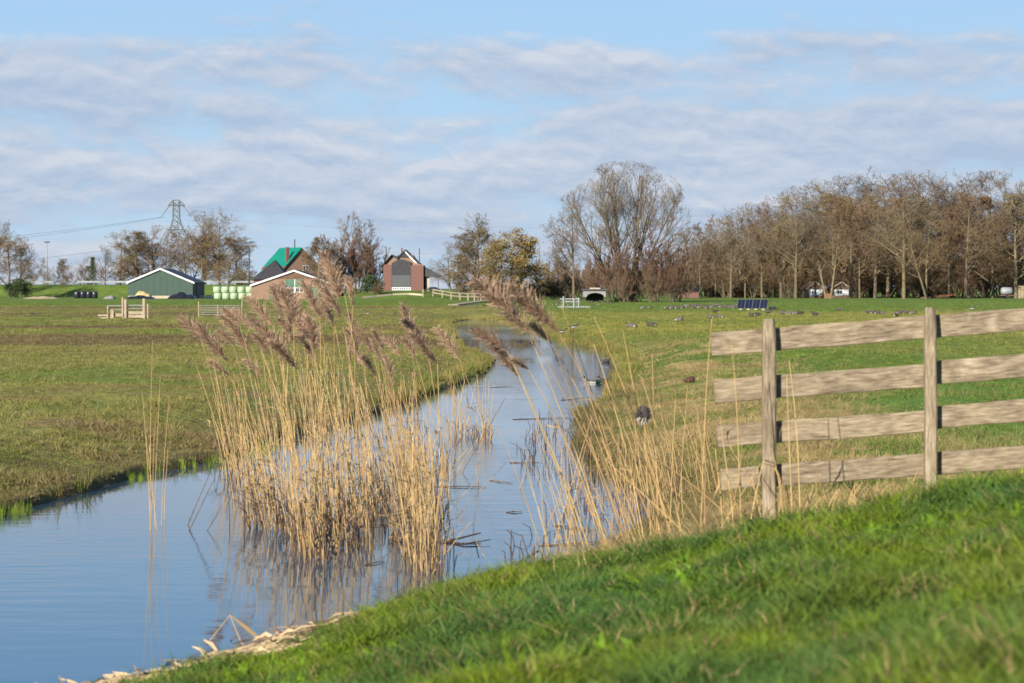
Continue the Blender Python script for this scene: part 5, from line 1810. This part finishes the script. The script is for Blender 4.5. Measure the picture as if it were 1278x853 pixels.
# ------------------------------------------------------------------ plank fence
def wood_mat(name, axis):
    m, nt, b = new_mat(name)
    L = nt.links.new
    tc = nt.nodes.new('ShaderNodeTexCoord')
    oi = nt.nodes.new('ShaderNodeObjectInfo')
    vm = nt.nodes.new('ShaderNodeVectorMath')
    L(tc.outputs['Object'], vm.inputs[0])
    cb = nt.nodes.new('ShaderNodeCombineXYZ')
    mu = nt.nodes.new('ShaderNodeMath')
    mu.operation = 'MULTIPLY'
    mu.inputs[1].default_value = 40
    L(oi.outputs['Random'], mu.inputs[0])
    for i in range(3):
        L(mu.outputs[0], cb.inputs[i])
    L(cb.outputs[0], vm.inputs[1])
    def nz(scale, st, det=6, dist=0.0):
        mp = nt.nodes.new('ShaderNodeMapping')
        mp.inputs['Scale'].default_value = st
        L(vm.outputs[0], mp.inputs[0])
        n = nt.nodes.new('ShaderNodeTexNoise')
        n.inputs['Scale'].default_value = scale
        n.inputs['Detail'].default_value = det
        n.inputs['Roughness'].default_value = 0.62
        n.inputs['Distortion'].default_value = dist
        L(mp.outputs[0], n.inputs['Vector'])
        return n.outputs[0]
    st = (1, 9, 9) if axis == 'x' else (9, 9, 1)
    grain = nz(9.0, (1, 7, 7) if axis == 'x' else (7, 7, 1), 12, 0.1)
    blot = nz(2.2, (1, 2.4, 2.4) if axis == 'x' else (2.4, 2.4, 1), 5, 0.4)
    crack = nz(5.0, (0.6, 16, 16) if axis == 'x' else (16, 16, 0.6), 3, 0.2)
    def ramp(f, stops):
        r = nt.nodes.new('ShaderNodeValToRGB')
        e = r.color_ramp.elements
        e[0].position, e[0].color = stops[0][0], (*stops[0][1], 1)
        e[1].position, e[1].color = stops[-1][0], (*stops[-1][1], 1)
        for p, c in stops[1:-1]:
            q = e.new(p)
            q.color = (*c, 1)
        L(f, r.inputs[0])
        return r.outputs[0]
    c1 = ramp(grain, [(0.28, (0.10, 0.076, 0.050)), (0.45, (0.20, 0.156, 0.100)), (0.58, (0.27, 0.215, 0.142)), (0.76, (0.36, 0.305, 0.228))])
    c2 = ramp(blot, [(0.42, (1, 1, 1)), (0.54, (0.68, 0.67, 0.68)), (0.68, (1.3, 1.3, 1.36))])
    c3 = ramp(crack, [(0.30, (0.35, 0.33, 0.30)), (0.40, (1, 1, 1))])
    a = nt.nodes.new('ShaderNodeMixRGB')
    a.blend_type = 'MULTIPLY'
    a.inputs[0].default_value = 1
    L(c1, a.inputs[1])
    L(c2, a.inputs[2])
    a2 = nt.nodes.new('ShaderNodeMixRGB')
    a2.blend_type = 'MULTIPLY'
    a2.inputs[0].default_value = 0.8
    L(a.outputs[0], a2.inputs[1])
    L(c3, a2.inputs[2])
    L(a2.outputs[0], b.inputs['Base Color'])
    b.inputs['Roughness'].default_value = 0.85
    b.inputs['Specular IOR Level'].default_value = 0.15
    bn = nt.nodes.new('ShaderNodeBump')
    bn.inputs['Strength'].default_value = 0.7
    bn.inputs['Distance'].default_value = 0.006
    L(grain, bn.inputs['Height'])
    L(bn.outputs[0], b.inputs['Normal'])
    return m

def plank_fence():
    D = 17.5
    k = D / F
    mx, mz = wood_mat('weathered_plank', 'x'), wood_mat('weathered_post', 'z')
    x0 = X(960, D)
    zb = at(960, 655, D).z
    t = thing('plank_fence', 'weathered wooden fence with four planks, foreground right', 'fence', (x0, D, zb))
    def loc(px, py, dy=0.0):
        p = at(px, py, D)
        return Vector((p.x - x0, dy, p.z - zb))
    slope = -31.0 / 388.0
    def plank(pa, pb, y0a, h, dy, seed, s_, th=0.028):
        """plank from photo column pa to pb, wavy sawn edges"""
        n = 16
        r = random.Random(seed)
        vs, fs = [], []
        L_ = (pb - pa) * k
        c = loc((pa + pb) / 2, y0a + s_ * ((pa + pb) / 2 - 890) + h / 2)
        for i in range(n + 1):
            u = -L_ / 2 + L_ * i / n
            wt = float(vnoise(np.array([i * 0.45 + seed]), np.array([0.0]), seed)[0] - .5) * 0.009
            wb = float(vnoise(np.array([i * 0.45 + seed]), np.array([5.0]), seed)[0] - .5) * 0.011
            hh = h * k / 2
            bow = float(vnoise(np.array([i * 0.2 + seed]), np.array([9.0]), seed)[0] - .5) * 0.012
            ez = 0.006
            vs += [(u, -th / 2 + bow, -hh + wb + ez), (u, -th / 2 + bow, hh + wt - ez), (u, -th / 2 + ez + bow, hh + wt), (u, th / 2 + bow, hh + wt), (u, th / 2 + bow, -hh + wb), (u, -th / 2 + ez + bow, -hh + wb)]
        for i in range(n):
            for q in range(6):
                a, b = i * 6 + q, i * 6 + (q + 1) % 6
                fs.append((a, a + 6, b + 6, b))
        fs += [tuple(range(6)), tuple(range(n * 6 + 5, n * 6 - 1, -1))]
        mb = MB()
        mb.add(vs, fs)
        o = mb.build('plank', mx, t, False, (c.x, dy, c.z))
        o.rotation_euler.y = math.atan(s_)
        return o
    tops = [416, 474, 532, 587]
    lefts = [888, 892, 896, 900]
    for i in range(4):
        plank(lefts[i], 1161, tops[i] + (0, 1, 0.5, 0)[i], (28.5, 29, 27.5, 27)[i], 0.065, 10 + i, slope + (0.0, 0.006, 0.008, 0.006)[i])
        plank(1162, 1575, tops[i] + (0, 0, -1.5, 1)[i], (28, 29, 28.5, 28.5)[i], 0.068, 20 + i, slope + (0, 0, -0.002, 0.0)[i])
    def post(px, top, lean, w, seed):
        n = 12
        zt = loc(px, top).z
        zbm = -0.35
        vs, fs = [], []
        xx = loc(px, 600).x
        for i in range(n + 1):
            u = i / n
            z = zbm + (zt - zbm) * u
            wob = float(vnoise(np.array([u * 5]), np.array([seed * 1.0]), seed)[0] - .5) * 0.012
            tw = 1 - 0.10 * u
            hx, hy, ch = w * k / 2 * tw, 0.045, 0.012
            if i == n:
                ch = 0.02
                hx -= 0.006
                hy -= 0.006
            cx = lean * u + wob
            for (sx, sy, ax, ay) in ((-1, -1, 0, ch), (-1, -1, ch, 0), (1, -1, -ch, 0), (1, -1, 0, ch), (1, 1, 0, -ch), (1, 1, -ch, 0), (-1, 1, ch, 0), (-1, 1, 0, -ch)):
                vs.append((cx + sx * hx + ax, sy * hy + ay, z))
        for i in range(n):
            for q in range(8):
                a, b = i * 8 + q, i * 8 + (q + 1) % 8
                fs.append((a, b, b + 8, a + 8))
        fs.append(tuple(range(n * 8, n * 8 + 8)))
        mb = MB()
        mb.add(vs, fs)
        mb.build('post', mz, t, False, (xx, 0, 0))
    post(961, 398, -0.012, 18, 1)
    post(1162, 384, -0.008, 15.5, 2)
    post(1362, 368, 0.0, 17, 3)
    post(1560, 352, 0.0, 17, 4)
plank_fence()

# ------------------------------------------------------------------ reeds
def plume_mesh(seed):
    r = random.Random(seed)
    mb = MB()
    L_ = r.uniform(0.26, 0.34)
    rach = []
    for i in range(9):
        u = i / 8
        rach.append(Vector((0.06 * u * u, 0.01 * math.sin(3 * u), L_ * u)))
    mb.tube(rach, [0.004 * (1 - 0.8 * i / 8) for i in range(9)], 3, 0, False)
    for k in range(270):
        u = r.random() ** 0.85
        f = u * 8
        i = min(int(f), 7)
        p = rach[i].lerp(rach[i + 1], f - i)
        a = r.gauss(0.0, 1.4)
        ln = (0.06 + 0.095 * math.sin(math.pi * min(1, u * 0.85 + 0.12))) * r.uniform(0.4, 1.2)
        out = Vector((math.cos(a), math.sin(a), 0))
        d = (out * r.uniform(0.25, 0.75) + Vector((0, 0, 1))).normalized()
        pts = [p, p + d * ln * 0.55, p + d * ln * 0.95 + out * 0.02 + Vector((0, 0, -0.012))]
        side = perp(d, r)
        w = r.uniform(0.0035, 0.008)
        mb.ribbon(pts, side, [w * 0.6, w, w * 0.3])
    return mb.mesh('plume', M['plume'])

def leaf_mesh(seed):
    r = random.Random(seed)
    ln = r.uniform(0.16, 0.34)
    pts = []
    for i in range(6):
        u = i / 5
        pts.append(Vector((ln * (u - 0.2 * u * u), 0.02 * math.sin(4 * u), ln * (0.75 * u - r.uniform(0.6, 0.85) * u * u))))
    mb = MB()
    mb.ribbon(pts, (0.15, 1, 0.2), [0.010, 0.016, 0.017, 0.013, 0.008, 0.002])
    return mb.mesh('leaf', M['reed_leaf'])

PLUMES = [plume_mesh(50 + i) for i in range(7)]
LEAVES = [leaf_mesh(70 + i) for i in range(8)]

def stem_pts(a, b, curve, n=9, seed=0):
    """a to b, standing up first and leaning over later; curve 0..1"""
    q = []
    hlean = Vector((b.x - a.x, b.y - a.y, 0))
    r = random.Random(seed)
    ph, am = r.random() * 6.28, r.uniform(0.002, 0.012)
    for i in range(n + 1):
        u = i / n
        f = u * (1 - curve) + curve * u * u
        p = a + hlean * f + Vector((0, 0, (b.z - a.z) * u))
        p.x += am * math.sin(5 * u + ph)
        q.append(p)
    return q

def reed(par, base, tip, plume=False, r0=0.0045, curve=0.35, leaves=1, seed=0, material='reed', ps=1.0):
    rr = random.Random(seed)
    a = base - par.location
    b = tip - par.location
    pts = stem_pts(Vector((0, 0, 0)), b - a, curve, 8, seed)
    o = MB().tube(pts, [r0 * (1 - 0.55 * i / 8) for i in range(9)], 4, 0, False).build('stem', M[material], par, True, a)
    d = (pts[-1] - pts[-2]).normalized()
    if plume:
        p = link('plume', rr.choice(PLUMES), o, pts[-1])
        # the panicle hangs over to the lee side
        z = (d + Vector((-0.25, rr.uniform(-0.25, 0.25), 0.0)) * rr.uniform(-0.5, 2.2)).normalized()
        xax = Vector((-1, rr.uniform(-0.5, 0.5), 0))
        xax = (xax - z * xax.dot(z)).normalized()
        y = z.cross(xax)
        mt = Matrix((xax, y, z)).transposed()
        p.rotation_euler = mt.to_euler()
        s = rr.uniform(0.8, 1.15) * ps
        p.scale = (s, s, s)
    for k in range(leaves):
        u = rr.uniform(0.25, 0.85)
        i = int(u * 8)
        l = link('leaf', rr.choice(LEAVES), o, pts[i].lerp(pts[i + 1], u * 8 - i))
        l.rotation_euler = (rr.gauss(0, 0.3), rr.gauss(0, 0.5), math.pi + rr.gauss(0, 0.9))
        s = rr.uniform(0.7, 1.15)
        l.scale = (s, s, s)
    return o

def wbase(px, py):
    """point on the ditch bed under the water at this photo point"""
    r_ = ray(px, py)
    t = CAM_Z / -r_.z
    return Vector((r_.x * t, t, -0.12))

def tip_at(px, py, D):
    return at(px, py, D)

M['reed_grey'] = mat('greyed_reed_stem', (0.30, 0.225, 0.145), 0.7, 0.4, 6.0, rand=0.3)

def stubble(par, pts, seed, hmax=0.3, tilt=0.5, m='reed_old'):
    r = random.Random(seed)
    mb = MB()
    for p in pts:
        h = r.uniform(0.08, hmax)
        a = r.random() * 6.28
        q = Vector((math.cos(a), math.sin(a), 0)) * h * r.uniform(0, tilt)
        b = p - par.location
        mid = b + q * 0.5 + Vector((0, 0, 0.12 + h * 0.6))
        end = b + q * 1.2 + Vector((0, 0, 0.12 + h * r.uniform(0.5, 1.0)))
        mb.tube([b, mid, end], [0.006, 0.005, 0.003], 3, 0, False)
    o = mb.build('broken_stems', M[m], par)
    o['kind'] = 'stuff'
    return o

def reeds():
    r = random.Random(21)
    # --- main clump standing in the ditch
    c0 = wbase(330, 640)
    c0.z = 0
    A = thing('reed_clump', 'large clump of tall dry plumed reeds in the ditch, left half', 'reeds', c0)
    c1 = wbase(490, 660)
    c1.z = 0
    B = thing('reed_clump', 'dense pale dry reeds in the ditch, right half of the big clump', 'reeds', c1)
    pl = [(262, 432), (250, 420), (285, 452), (292, 432), (301, 408), (318, 412), (338, 446), (346, 436), (362, 418), (369, 432), (381, 405), (389, 428), (398, 397), (404, 420), (414, 388), (424, 378), (431, 368), (440, 384), (352, 398), (374, 392), (409, 440), (288, 470), (330, 470), (372, 462), (395, 455), (356, 440), (384, 420), (418, 410), (428, 400), (310, 440), (342, 410), (366, 404), (392, 440), (272, 446), (406, 402)]
    for i, (tx, ty) in enumerate(pl):
        bx = tx + r.uniform(30, 62) if tx < 350 else tx + r.uniform(-12, 45)
        by = r.uniform(585, 640) if tx < 320 else r.uniform(620, 690)
        b = wbase(bx, by)
        reed(A, b, tip_at(tx, ty, b.y + r.uniform(-0.5, 0.3)), True, 0.0055, r.uniform(0.3, 0.6), r.choice((0, 1, 1)), 100 + i, ps=r.uniform(0.9, 1.35))
    pl = [(455, 458), (466, 442), (481, 438), (470, 470), (500, 446), (512, 426), (532, 425), (574, 452), (442, 425), (490, 480), (545, 455), (448, 445), (476, 455), (520, 450)]
    for i, (tx, ty) in enumerate(pl):
        bx, by = tx + r.uniform(5, 45), r.uniform(570, 690)
        b = wbase(bx, by)
        reed(B, b, tip_at(tx, ty, b.y + r.uniform(-0.5, 0.3)), True, 0.0055, r.uniform(0.25, 0.55), r.choice((0, 1, 1)), 200 + i, ps=r.uniform(0.85, 1.25))
    def fill(par, clusters, seed, lv=(0, 1, 1, 2), r0=0.0052):
        rr = random.Random(seed)
        feet = []
        for ci, (cx, cy, n, h0, h1, lean) in enumerate(clusters):
            for i in range(int(n * 1.3)):
                b = wbase(cx + rr.gauss(0, 9), cy + rr.gauss(0, 6))
                feet.append(b)
                hh = rr.uniform(h0, h1) * rr.choice((1, 1, 1, 0.8, 0.5))
                ln = rr.gauss(lean, 0.10)
                q = rr.random()
                if q < 0.05:            # snapped and leaning hard
                    ln = rr.choice((-1, 1)) * rr.uniform(0.5, 1.1)
                    hh *= 0.6
                tip = b + Vector((ln * hh, rr.gauss(0, 0.14) * hh, hh + 0.12))
                reed(par, b, tip, False, r0 * rr.uniform(0.65, 1.2), rr.uniform(0.0, 0.6), rr.choice(lv), seed * 10000 + ci * 100 + i, 'reed' if rr.random() < .8 else 'reed_grey')
        return feet
    fa = fill(A, [(292, 590, 14, 0.7, 1.4, -0.20), (304, 603, 18, 0.6, 1.4, -0.16), (322, 655, 16, 0.5, 1.2, -0.10), (330, 622, 12, 0.8, 1.5, -0.22), (350, 660, 18, 0.7, 1.6, -0.14), (372, 668, 22, 0.9, 1.8, -0.12), (392, 690, 26, 0.9, 1.8, -0.08), (405, 655, 24, 1.0, 1.75, -0.13), (425, 640, 20, 1.0, 1.8, -0.16), (430, 676, 14, 0.8, 1.6, -0.05)], 1)
    fb = fill(B, [(450, 655, 20, 0.9, 1.7, -0.12), (462, 610, 16, 0.8, 1.6, -0.16), (476, 632, 18, 0.8, 1.65, -0.14), (496, 600, 16, 0.7, 1.5, -0.2), (500, 655, 22, 0.8, 1.6, -0.10), (518, 690, 30, 0.7, 1.6, -0.06), (532, 708, 30, 0.6, 1.5, -0.04), (540, 655, 22, 0.7, 1.45, -0.16), (524, 615, 16, 0.7, 1.4, -0.2), (512, 575, 14, 0.6, 1.2, -0.16), (546, 585, 12, 0.4, 1.0, -0.1)], 2)
    def near(feet, n, sp):
        o = []
        for _ in range(n):
            f = r.choice(feet)
            o.append(f + Vector((r.gauss(0, sp), r.gauss(0, sp * 2), 0)))
        return o
    stubble(A, near(fa, 330, 0.07), 1, 0.55, 0.7)
    stubble(B, near(fb, 330, 0.07), 2, 0.5, 0.7)
    # --- sparse group left of it
    c = wbase(195, 658)
    c.z = 0
    C = thing('reed_clump', 'few thin dry reeds standing apart in the water at left', 'reeds', c)
    for i, (bx, by, tx, ty) in enumerate([(187, 660, 190, 425), (193, 658, 199, 470), (189, 662, 178, 492), (200, 655, 211, 500), (196, 662, 183, 545), (186, 655, 196, 520), (205, 648, 209, 560)]):
        b = wbase(bx, by)
        reed(C, b, tip_at(tx, ty, b.y), i == 20, 0.0042, 0.2, (1, 0, 1)[i % 3], 400 + i)
    for i, (bx, by, tx, ty) in enumerate([(226, 662, 270, 596), (250, 662, 277, 630), (228, 655, 262, 590)]):
        b = wbase(bx, by)
        reed(C, b, tip_at(tx, ty, b.y), False, 0.006, 0.0, 0, 420 + i, 'reed_old')
    # --- small tuft farther up the ditch
    c = wbase(592, 545)
    c.z = 0
    Dn = thing('reed_clump', 'small thin reed tuft in open water right of the big clump', 'reeds', c)
    rr = random.Random(8)
    for i in range(44):
        bx, by = rr.choice((rr.gauss(570, 7), rr.gauss(603, 8))), rr.uniform(536, 552)
        b = wbase(bx, by)
        hh = rr.uniform(0.35, 1.15)
        reed(Dn, b, b + Vector((rr.gauss(-0.06, 0.15) * hh, 0, hh)), False, 0.0048, 0.2, rr.choice((0, 0, 1)), 500 + i)
    stubble(Dn, [wbase(rr.uniform(562, 612), rr.uniform(540, 552)) for _ in range(60)], 3, 0.3, 0.8)
    # --- reeds on the near right bank
    def gpt(px, py):
        p = G(px, py, 13.5)
        return Vector((p.x, p.y, p.z - 0.05))
    E = thing('reed_clump', 'tall leaning reeds with heavy plumes on the near right bank', 'reeds', Vector((0.75, 17.0, H(0.75, 17.0))))
    for i, (bx, D, tx, ty) in enumerate([(800, 16.6, 664, 418), (835, 16.9, 698, 416), (770, 17.2, 650, 398), (790, 17.4, 676, 404), (740, 17.0, 650, 472), (748, 16.8, 634, 440), (815, 17.6, 690, 430), (772, 16.7, 660, 462)]):
        x = X(bx, D)
        b = Vector((x, D, max(H(x, D), 0) - 0.05))
        reed(E, b, tip_at(tx, ty, D - 0.3), True, 0.0062, 0.30, (0, 1)[i % 2], 600 + i, ps=(1.3, 1.35, 1.1, 1.15, 0.8, 1.1, 0.8, 0.65)[i])
    for i, (bx, D, tx, ty) in enumerate([(830, 18, 776, 412), (822, 18, 815, 442), (872, 18.2, 889, 398), (800, 17.6, 700, 380), (850, 18, 741, 395), (905, 17.2, 893, 560), (885, 18.4, 868, 500), (930, 16.9, 912, 430), (990, 16.9, 982, 470), (1003, 16.8, 985, 450), (918, 17, 900, 520), (842, 18, 806, 560), (860, 17.5, 800, 470), (792, 18.5, 718, 440), (812, 18.5, 742, 430), (764, 18, 690, 520), (884, 17.5, 878, 555)]):
        x = X(bx, D)
        b = Vector((x, D, max(H(x, D), 0) - 0.05))
        reed(E, b, tip_at(tx, ty, D), False, 0.0055, 0.25, (0, 1)[i % 2], 650 + i)
    F1 = thing('reed_bed', 'bed of bare dry reed stalks lining the near right bank', 'reeds', Vector((1.0, 20, H(1.6, 20))))
    rr = random.Random(9)
    n = 0
    while n < 115:
        x, y = rr.uniform(0.3, 2.6), rr.uniform(17.2, 27.5)
        d = float(water_dist(np.array([x]), np.array([y]))[0])
        if d < -0.75 or d > 0.95 or bank_s(x, y) > -0.5 or rr.random() > (1.15 - abs(d)):
            continue
        n += 1
        z = max(H(x, y), -0.12)
        hh = rr.uniform(0.4, 1.35) * (1.0 if y < 24 else 0.8)
        ln = rr.gauss(-0.16, 0.18)
        b = Vector((x, y, z - 0.03))
        reed(F1, b, b + Vector((ln * hh, rr.gauss(0, .1) * hh, hh)), False, 0.0043 * rr.uniform(.7, 1.15), rr.uniform(0, .5), rr.choice((0, 0, 0, 1)), 800 + n)
    P = []
    while len(P) < 260:
        x, y = rr.uniform(-0.1, 2.4), rr.uniform(19, 42)
        d = float(water_dist(np.array([x]), np.array([y]))[0])
        if -0.9 < d < 0.25:
            P.append(Vector((x, y, max(-0.12, H(x, y)))))
    stubble(F1, P, 5, 0.32, 0.9)
    # stalks between fence and bank
    Fn = thing('reed_bed', 'short broken straw stalks at the foot of the plank fence', 'reeds', Vector((2.4, 16.6, H(2.4, 16.6))))
    for i in range(120):
        x = rr.uniform(1.3, 4.6)
        y = rr.uniform(15.4, 17.9)
        if bank_s(x, y) > -0.9:
            continue
        hh = rr.uniform(0.15, 0.5) * (1.6 if x < 1.9 else 1)
        b = Vector((x, y, H(x, y) - 0.03))
        reed(Fn, b, b + Vector((rr.gauss(-0.05, 0.5) * hh, rr.gauss(0, .2) * hh, hh)), False, 0.0055, rr.uniform(0, .3), rr.choice((0, 1)), 1200 + i)
    # --- bulrush with a burst dark head
    D_ = 17.2
    x = X(815, D_)
    b = Vector((x, D_, max(H(x, D_), 0) - 0.05))
    t = thing('bulrush', 'single bulrush with fluffy dark seed head before the right bank', 'bulrush', b)
    tip = at(804, 520, D_) - b
    MB().tube(stem_pts(Vector((0, 0, 0)), tip, 0.2, 8, 3), [0.006 - 0.0004 * i for i in range(9)], 5, 0, False).build('stem', M['reed'], t, True)
    mb = MB()
    mb.ellipsoid(tip + Vector((0, 0, 0.02)), (0.042, 0.04, 0.055), 12, 8)
    rr2 = random.Random(3)
    for k in range(420):
        d = Vector((rr2.gauss(0, 1), rr2.gauss(0, 1), rr2.gauss(0, 1))).normalized()
        p = tip + Vector((d.x * 0.038, d.y * 0.036, 0.02 + d.z * 0.05))
        q = p + d * rr2.uniform(0.012, 0.032) + Vector((-0.006, 0, -0.012))
        mb.ribbon([p, q], perp(d, rr2), [0.006, 0.002], 1 if (d.z < -0.35 and rr2.random() < .6) else 0)
    M['head_dark'] = mat('dark_seed_head', (0.055, 0.045, 0.042), 0.9, 0.4, 60.0)
    M['head_fluff'] = mat('grey_seed_fluff', (0.42, 0.36, 0.31), 0.95, 0.3, 60.0)
    mb.build('seed_head', [M['head_dark'], M['head_fluff']], t)
reeds()

# ------------------------------------------------------------------ litter and drift
def litter():
    r = random.Random(33)
    mb = MB()
    N = 14000
    ys, xs = RNG.uniform(11.0, 20.5, N), RNG.uniform(-3.8, 1.3, N)
    ds = water_dist(xs, ys)
    k = (ds > -0.14) & (ds < 0.85) & (RNG.random(N) > np.clip(ds, 0, 1) * 1.1)
    xs, ys = xs[k][:2400], ys[k][:2400]
    an, ln = RNG.normal(1.1, 0.7, len(xs)), RNG.uniform(0.06, 0.38, len(xs))
    xe, ye = xs + np.cos(an) * ln, ys + np.sin(an) * ln
    z0, z1 = np.maximum(height(xs, ys), 0), np.maximum(height(xe, ye), 0)
    for x, y, z, x2, y2, z2 in zip(xs, ys, z0, xe, ye, z1):
        p = Vector((x, y, z + r.uniform(0.0, 0.06)))
        e = Vector((x2, y2, z2 + r.uniform(0.0, 0.08)))
        if r.random() < 0.55:
            mb.tube([p, p.lerp(e, .5) + Vector((0, 0, r.uniform(0, .02))), e], [0.006, 0.006, 0.004], 3, r.choice((0, 0, 1)), False)
        else:
            w = r.uniform(0.012, 0.03)
            mb.ribbon([p, p.lerp(e, .5) + Vector((0, 0, r.uniform(0, .04))), e], (0.2, 0.3, 0.9), [w * .6, w, w * .3], r.choice((0, 0, 0, 1)))
    M['litter'] = mat('bleached_reed_litter', (0.36, 0.26, 0.15), 0.8, 0.4, 3.0)
    tag(mb.build('reed_litter', [M['litter'], M['reed_old']]), 'washed-up dry reed litter along the near water edge', 'litter', kind='stuff')
    # folded leaf at the near edge
    p = G(300, 800, 9)
    t = thing('bent_reed_leaf', 'folded pale dry leaf sticking up at the near water edge', 'dry leaf', p)
    tip = at(287, 768, p.y) - p
    f1 = at(330, 802, p.y) - p
    f2 = at(262, 800, p.y) - p
    mb = MB()
    mb.ribbon([tip, tip.lerp(f1, .5), f1], (0.35, 0.25, -0.9), [0.012, 0.055, 0.04])
    mb.build('broad_half', M['reed_leaf'], t)
    MB().tube([tip, tip.lerp(f2, .5), f2], [0.003, 0.004, 0.004], 4).build('stalk', M['litter'], t)
    MB().tube([tip, at(300, 800, p.y) - p], [0.004, 0.005], 4).build('stalk', M['litter'], t)
    for (bx, by, tx, ty) in ((345, 790, 342, 775), (352, 792, 368, 775)):
        q = G(bx, by, 9)
        e = at(tx, ty, q.y)
        o = MB().tube([Vector((0, 0, -.02)), (e - q) * .6, e - q], [0.009, 0.008, 0.006], 5).build('dead_twig', M['reed_old'], None, False, q)
        tag(o, 'short dark twig jutting from the near water edge, ' + ('left' if bx < 350 else 'right') + ' one', 'twig')
    # floating branch
    q = wbase(545, 678)
    q.z = 0
    t = thing('floating_branch', 'dark forked branch floating right of the big reed clump', 'branch', q)
    def W(px, py, z=0.012):
        w = wbase(px, py)
        w.z = z
        return w - q
    MB().tube([W(486, 676, 0.03), W(520, 678, 0.02), W(560, 677), W(600, 672, 0.05)], [0.022, 0.018, 0.012, 0.006], 5).build('limb', M['reed_old'], t)
    MB().tube([W(556, 677, 0.01), W(580, 681), W(612, 678, 0.03)], [0.009, 0.008, 0.004], 4).build('twig', M['reed_old'], t)
    MB().tube([W(592, 673, 0.0), W(598, 690, 0.05), W(606, 697, 0.0)], [0.006, 0.005, 0.004], 4).build('twig', M['reed'], t)
    m2 = MB()
    rr = random.Random(2)
    for k in range(40):
        a = W(494 + rr.gauss(0, 4), 676, rr.uniform(-.02, .06))
        d = Vector((rr.gauss(0, 1), rr.gauss(0, 1), rr.gauss(0, .5))) * 0.04
        m2.tube([a, a + d], 0.006, 3, 0, False)
    m2.build('tangle', M['reed_old'], t)
    # broken stalks afloat
    g = 'broken reed stalks floating on the ditch'
    for i, (a, b) in enumerate([((540, 608), (606, 609)), ((640, 524), (712, 522)), ((636, 578), (676, 578)), ((672, 682), (790, 676)), ((690, 656), (740, 664)), ((632, 640), (652, 640)), ((700, 500), (735, 497)), ((610, 600), (640, 604)), ((612, 484), (640, 483)), ((672, 688), (640, 708)), ((445, 658), (490, 656)), ((455, 706), (480, 702))]):
        u, v = wbase(*a), wbase(*b)
        u.z, v.z = 0.004, 0.008
        o = MB().tube([Vector((0, 0, 0)), (v - u) * 0.5 + Vector((0, 0, .006)), v - u], [0.0055, 0.0055, 0.003], 4).build('floating_stalk', M['reed_old'], None, False, u)
        tag(o, ('floating broken stalk beside the right flank of the big reed clump', 'dark stalk floating near the stubble of the right bank', 'thin stalk floating in mid-ditch right of the pale slanting stalk', 'long dark stalk floating below the near right reeds', 'short slanting stalk floating below the near right reeds', 'tiny stalk floating alone in open water', 'dark stalk floating just below the two ducks', 'stalk floating right of the small reed tuft', 'farthest floating stalk, beyond the small reed tuft', 'stalk floating at the near water edge by the litter', 'stalk floating inside the left half of the big reeds', 'stalk floating at the front foot of the big reeds')[i], 'reed stalk', g)
    for i, (a, b) in enumerate([((548, 612), (598, 545)), ((570, 590), (630, 498)), ((672, 668), (708, 600)), ((645, 610), (655, 590))]):
        u = wbase(*a)
        v = at(b[0], b[1], u.y)
        o = MB().tube([Vector((0, 0, 0)), (v - u) * 0.5, v - u], [0.006, 0.005, 0.003], 4).build('leaning_stalk', M['reed'] if i != 1 else M['reed_old'], None, False, u)
        tag(o, ['pale broken stalk slanting out of the water beside the floating branch', 'long dark stalk slanting up from the small reed tuft', 'thin stalk leaning over water near the right reeds', 'short thin stalk leaning in open water'][i], 'reed stalk')
litter()
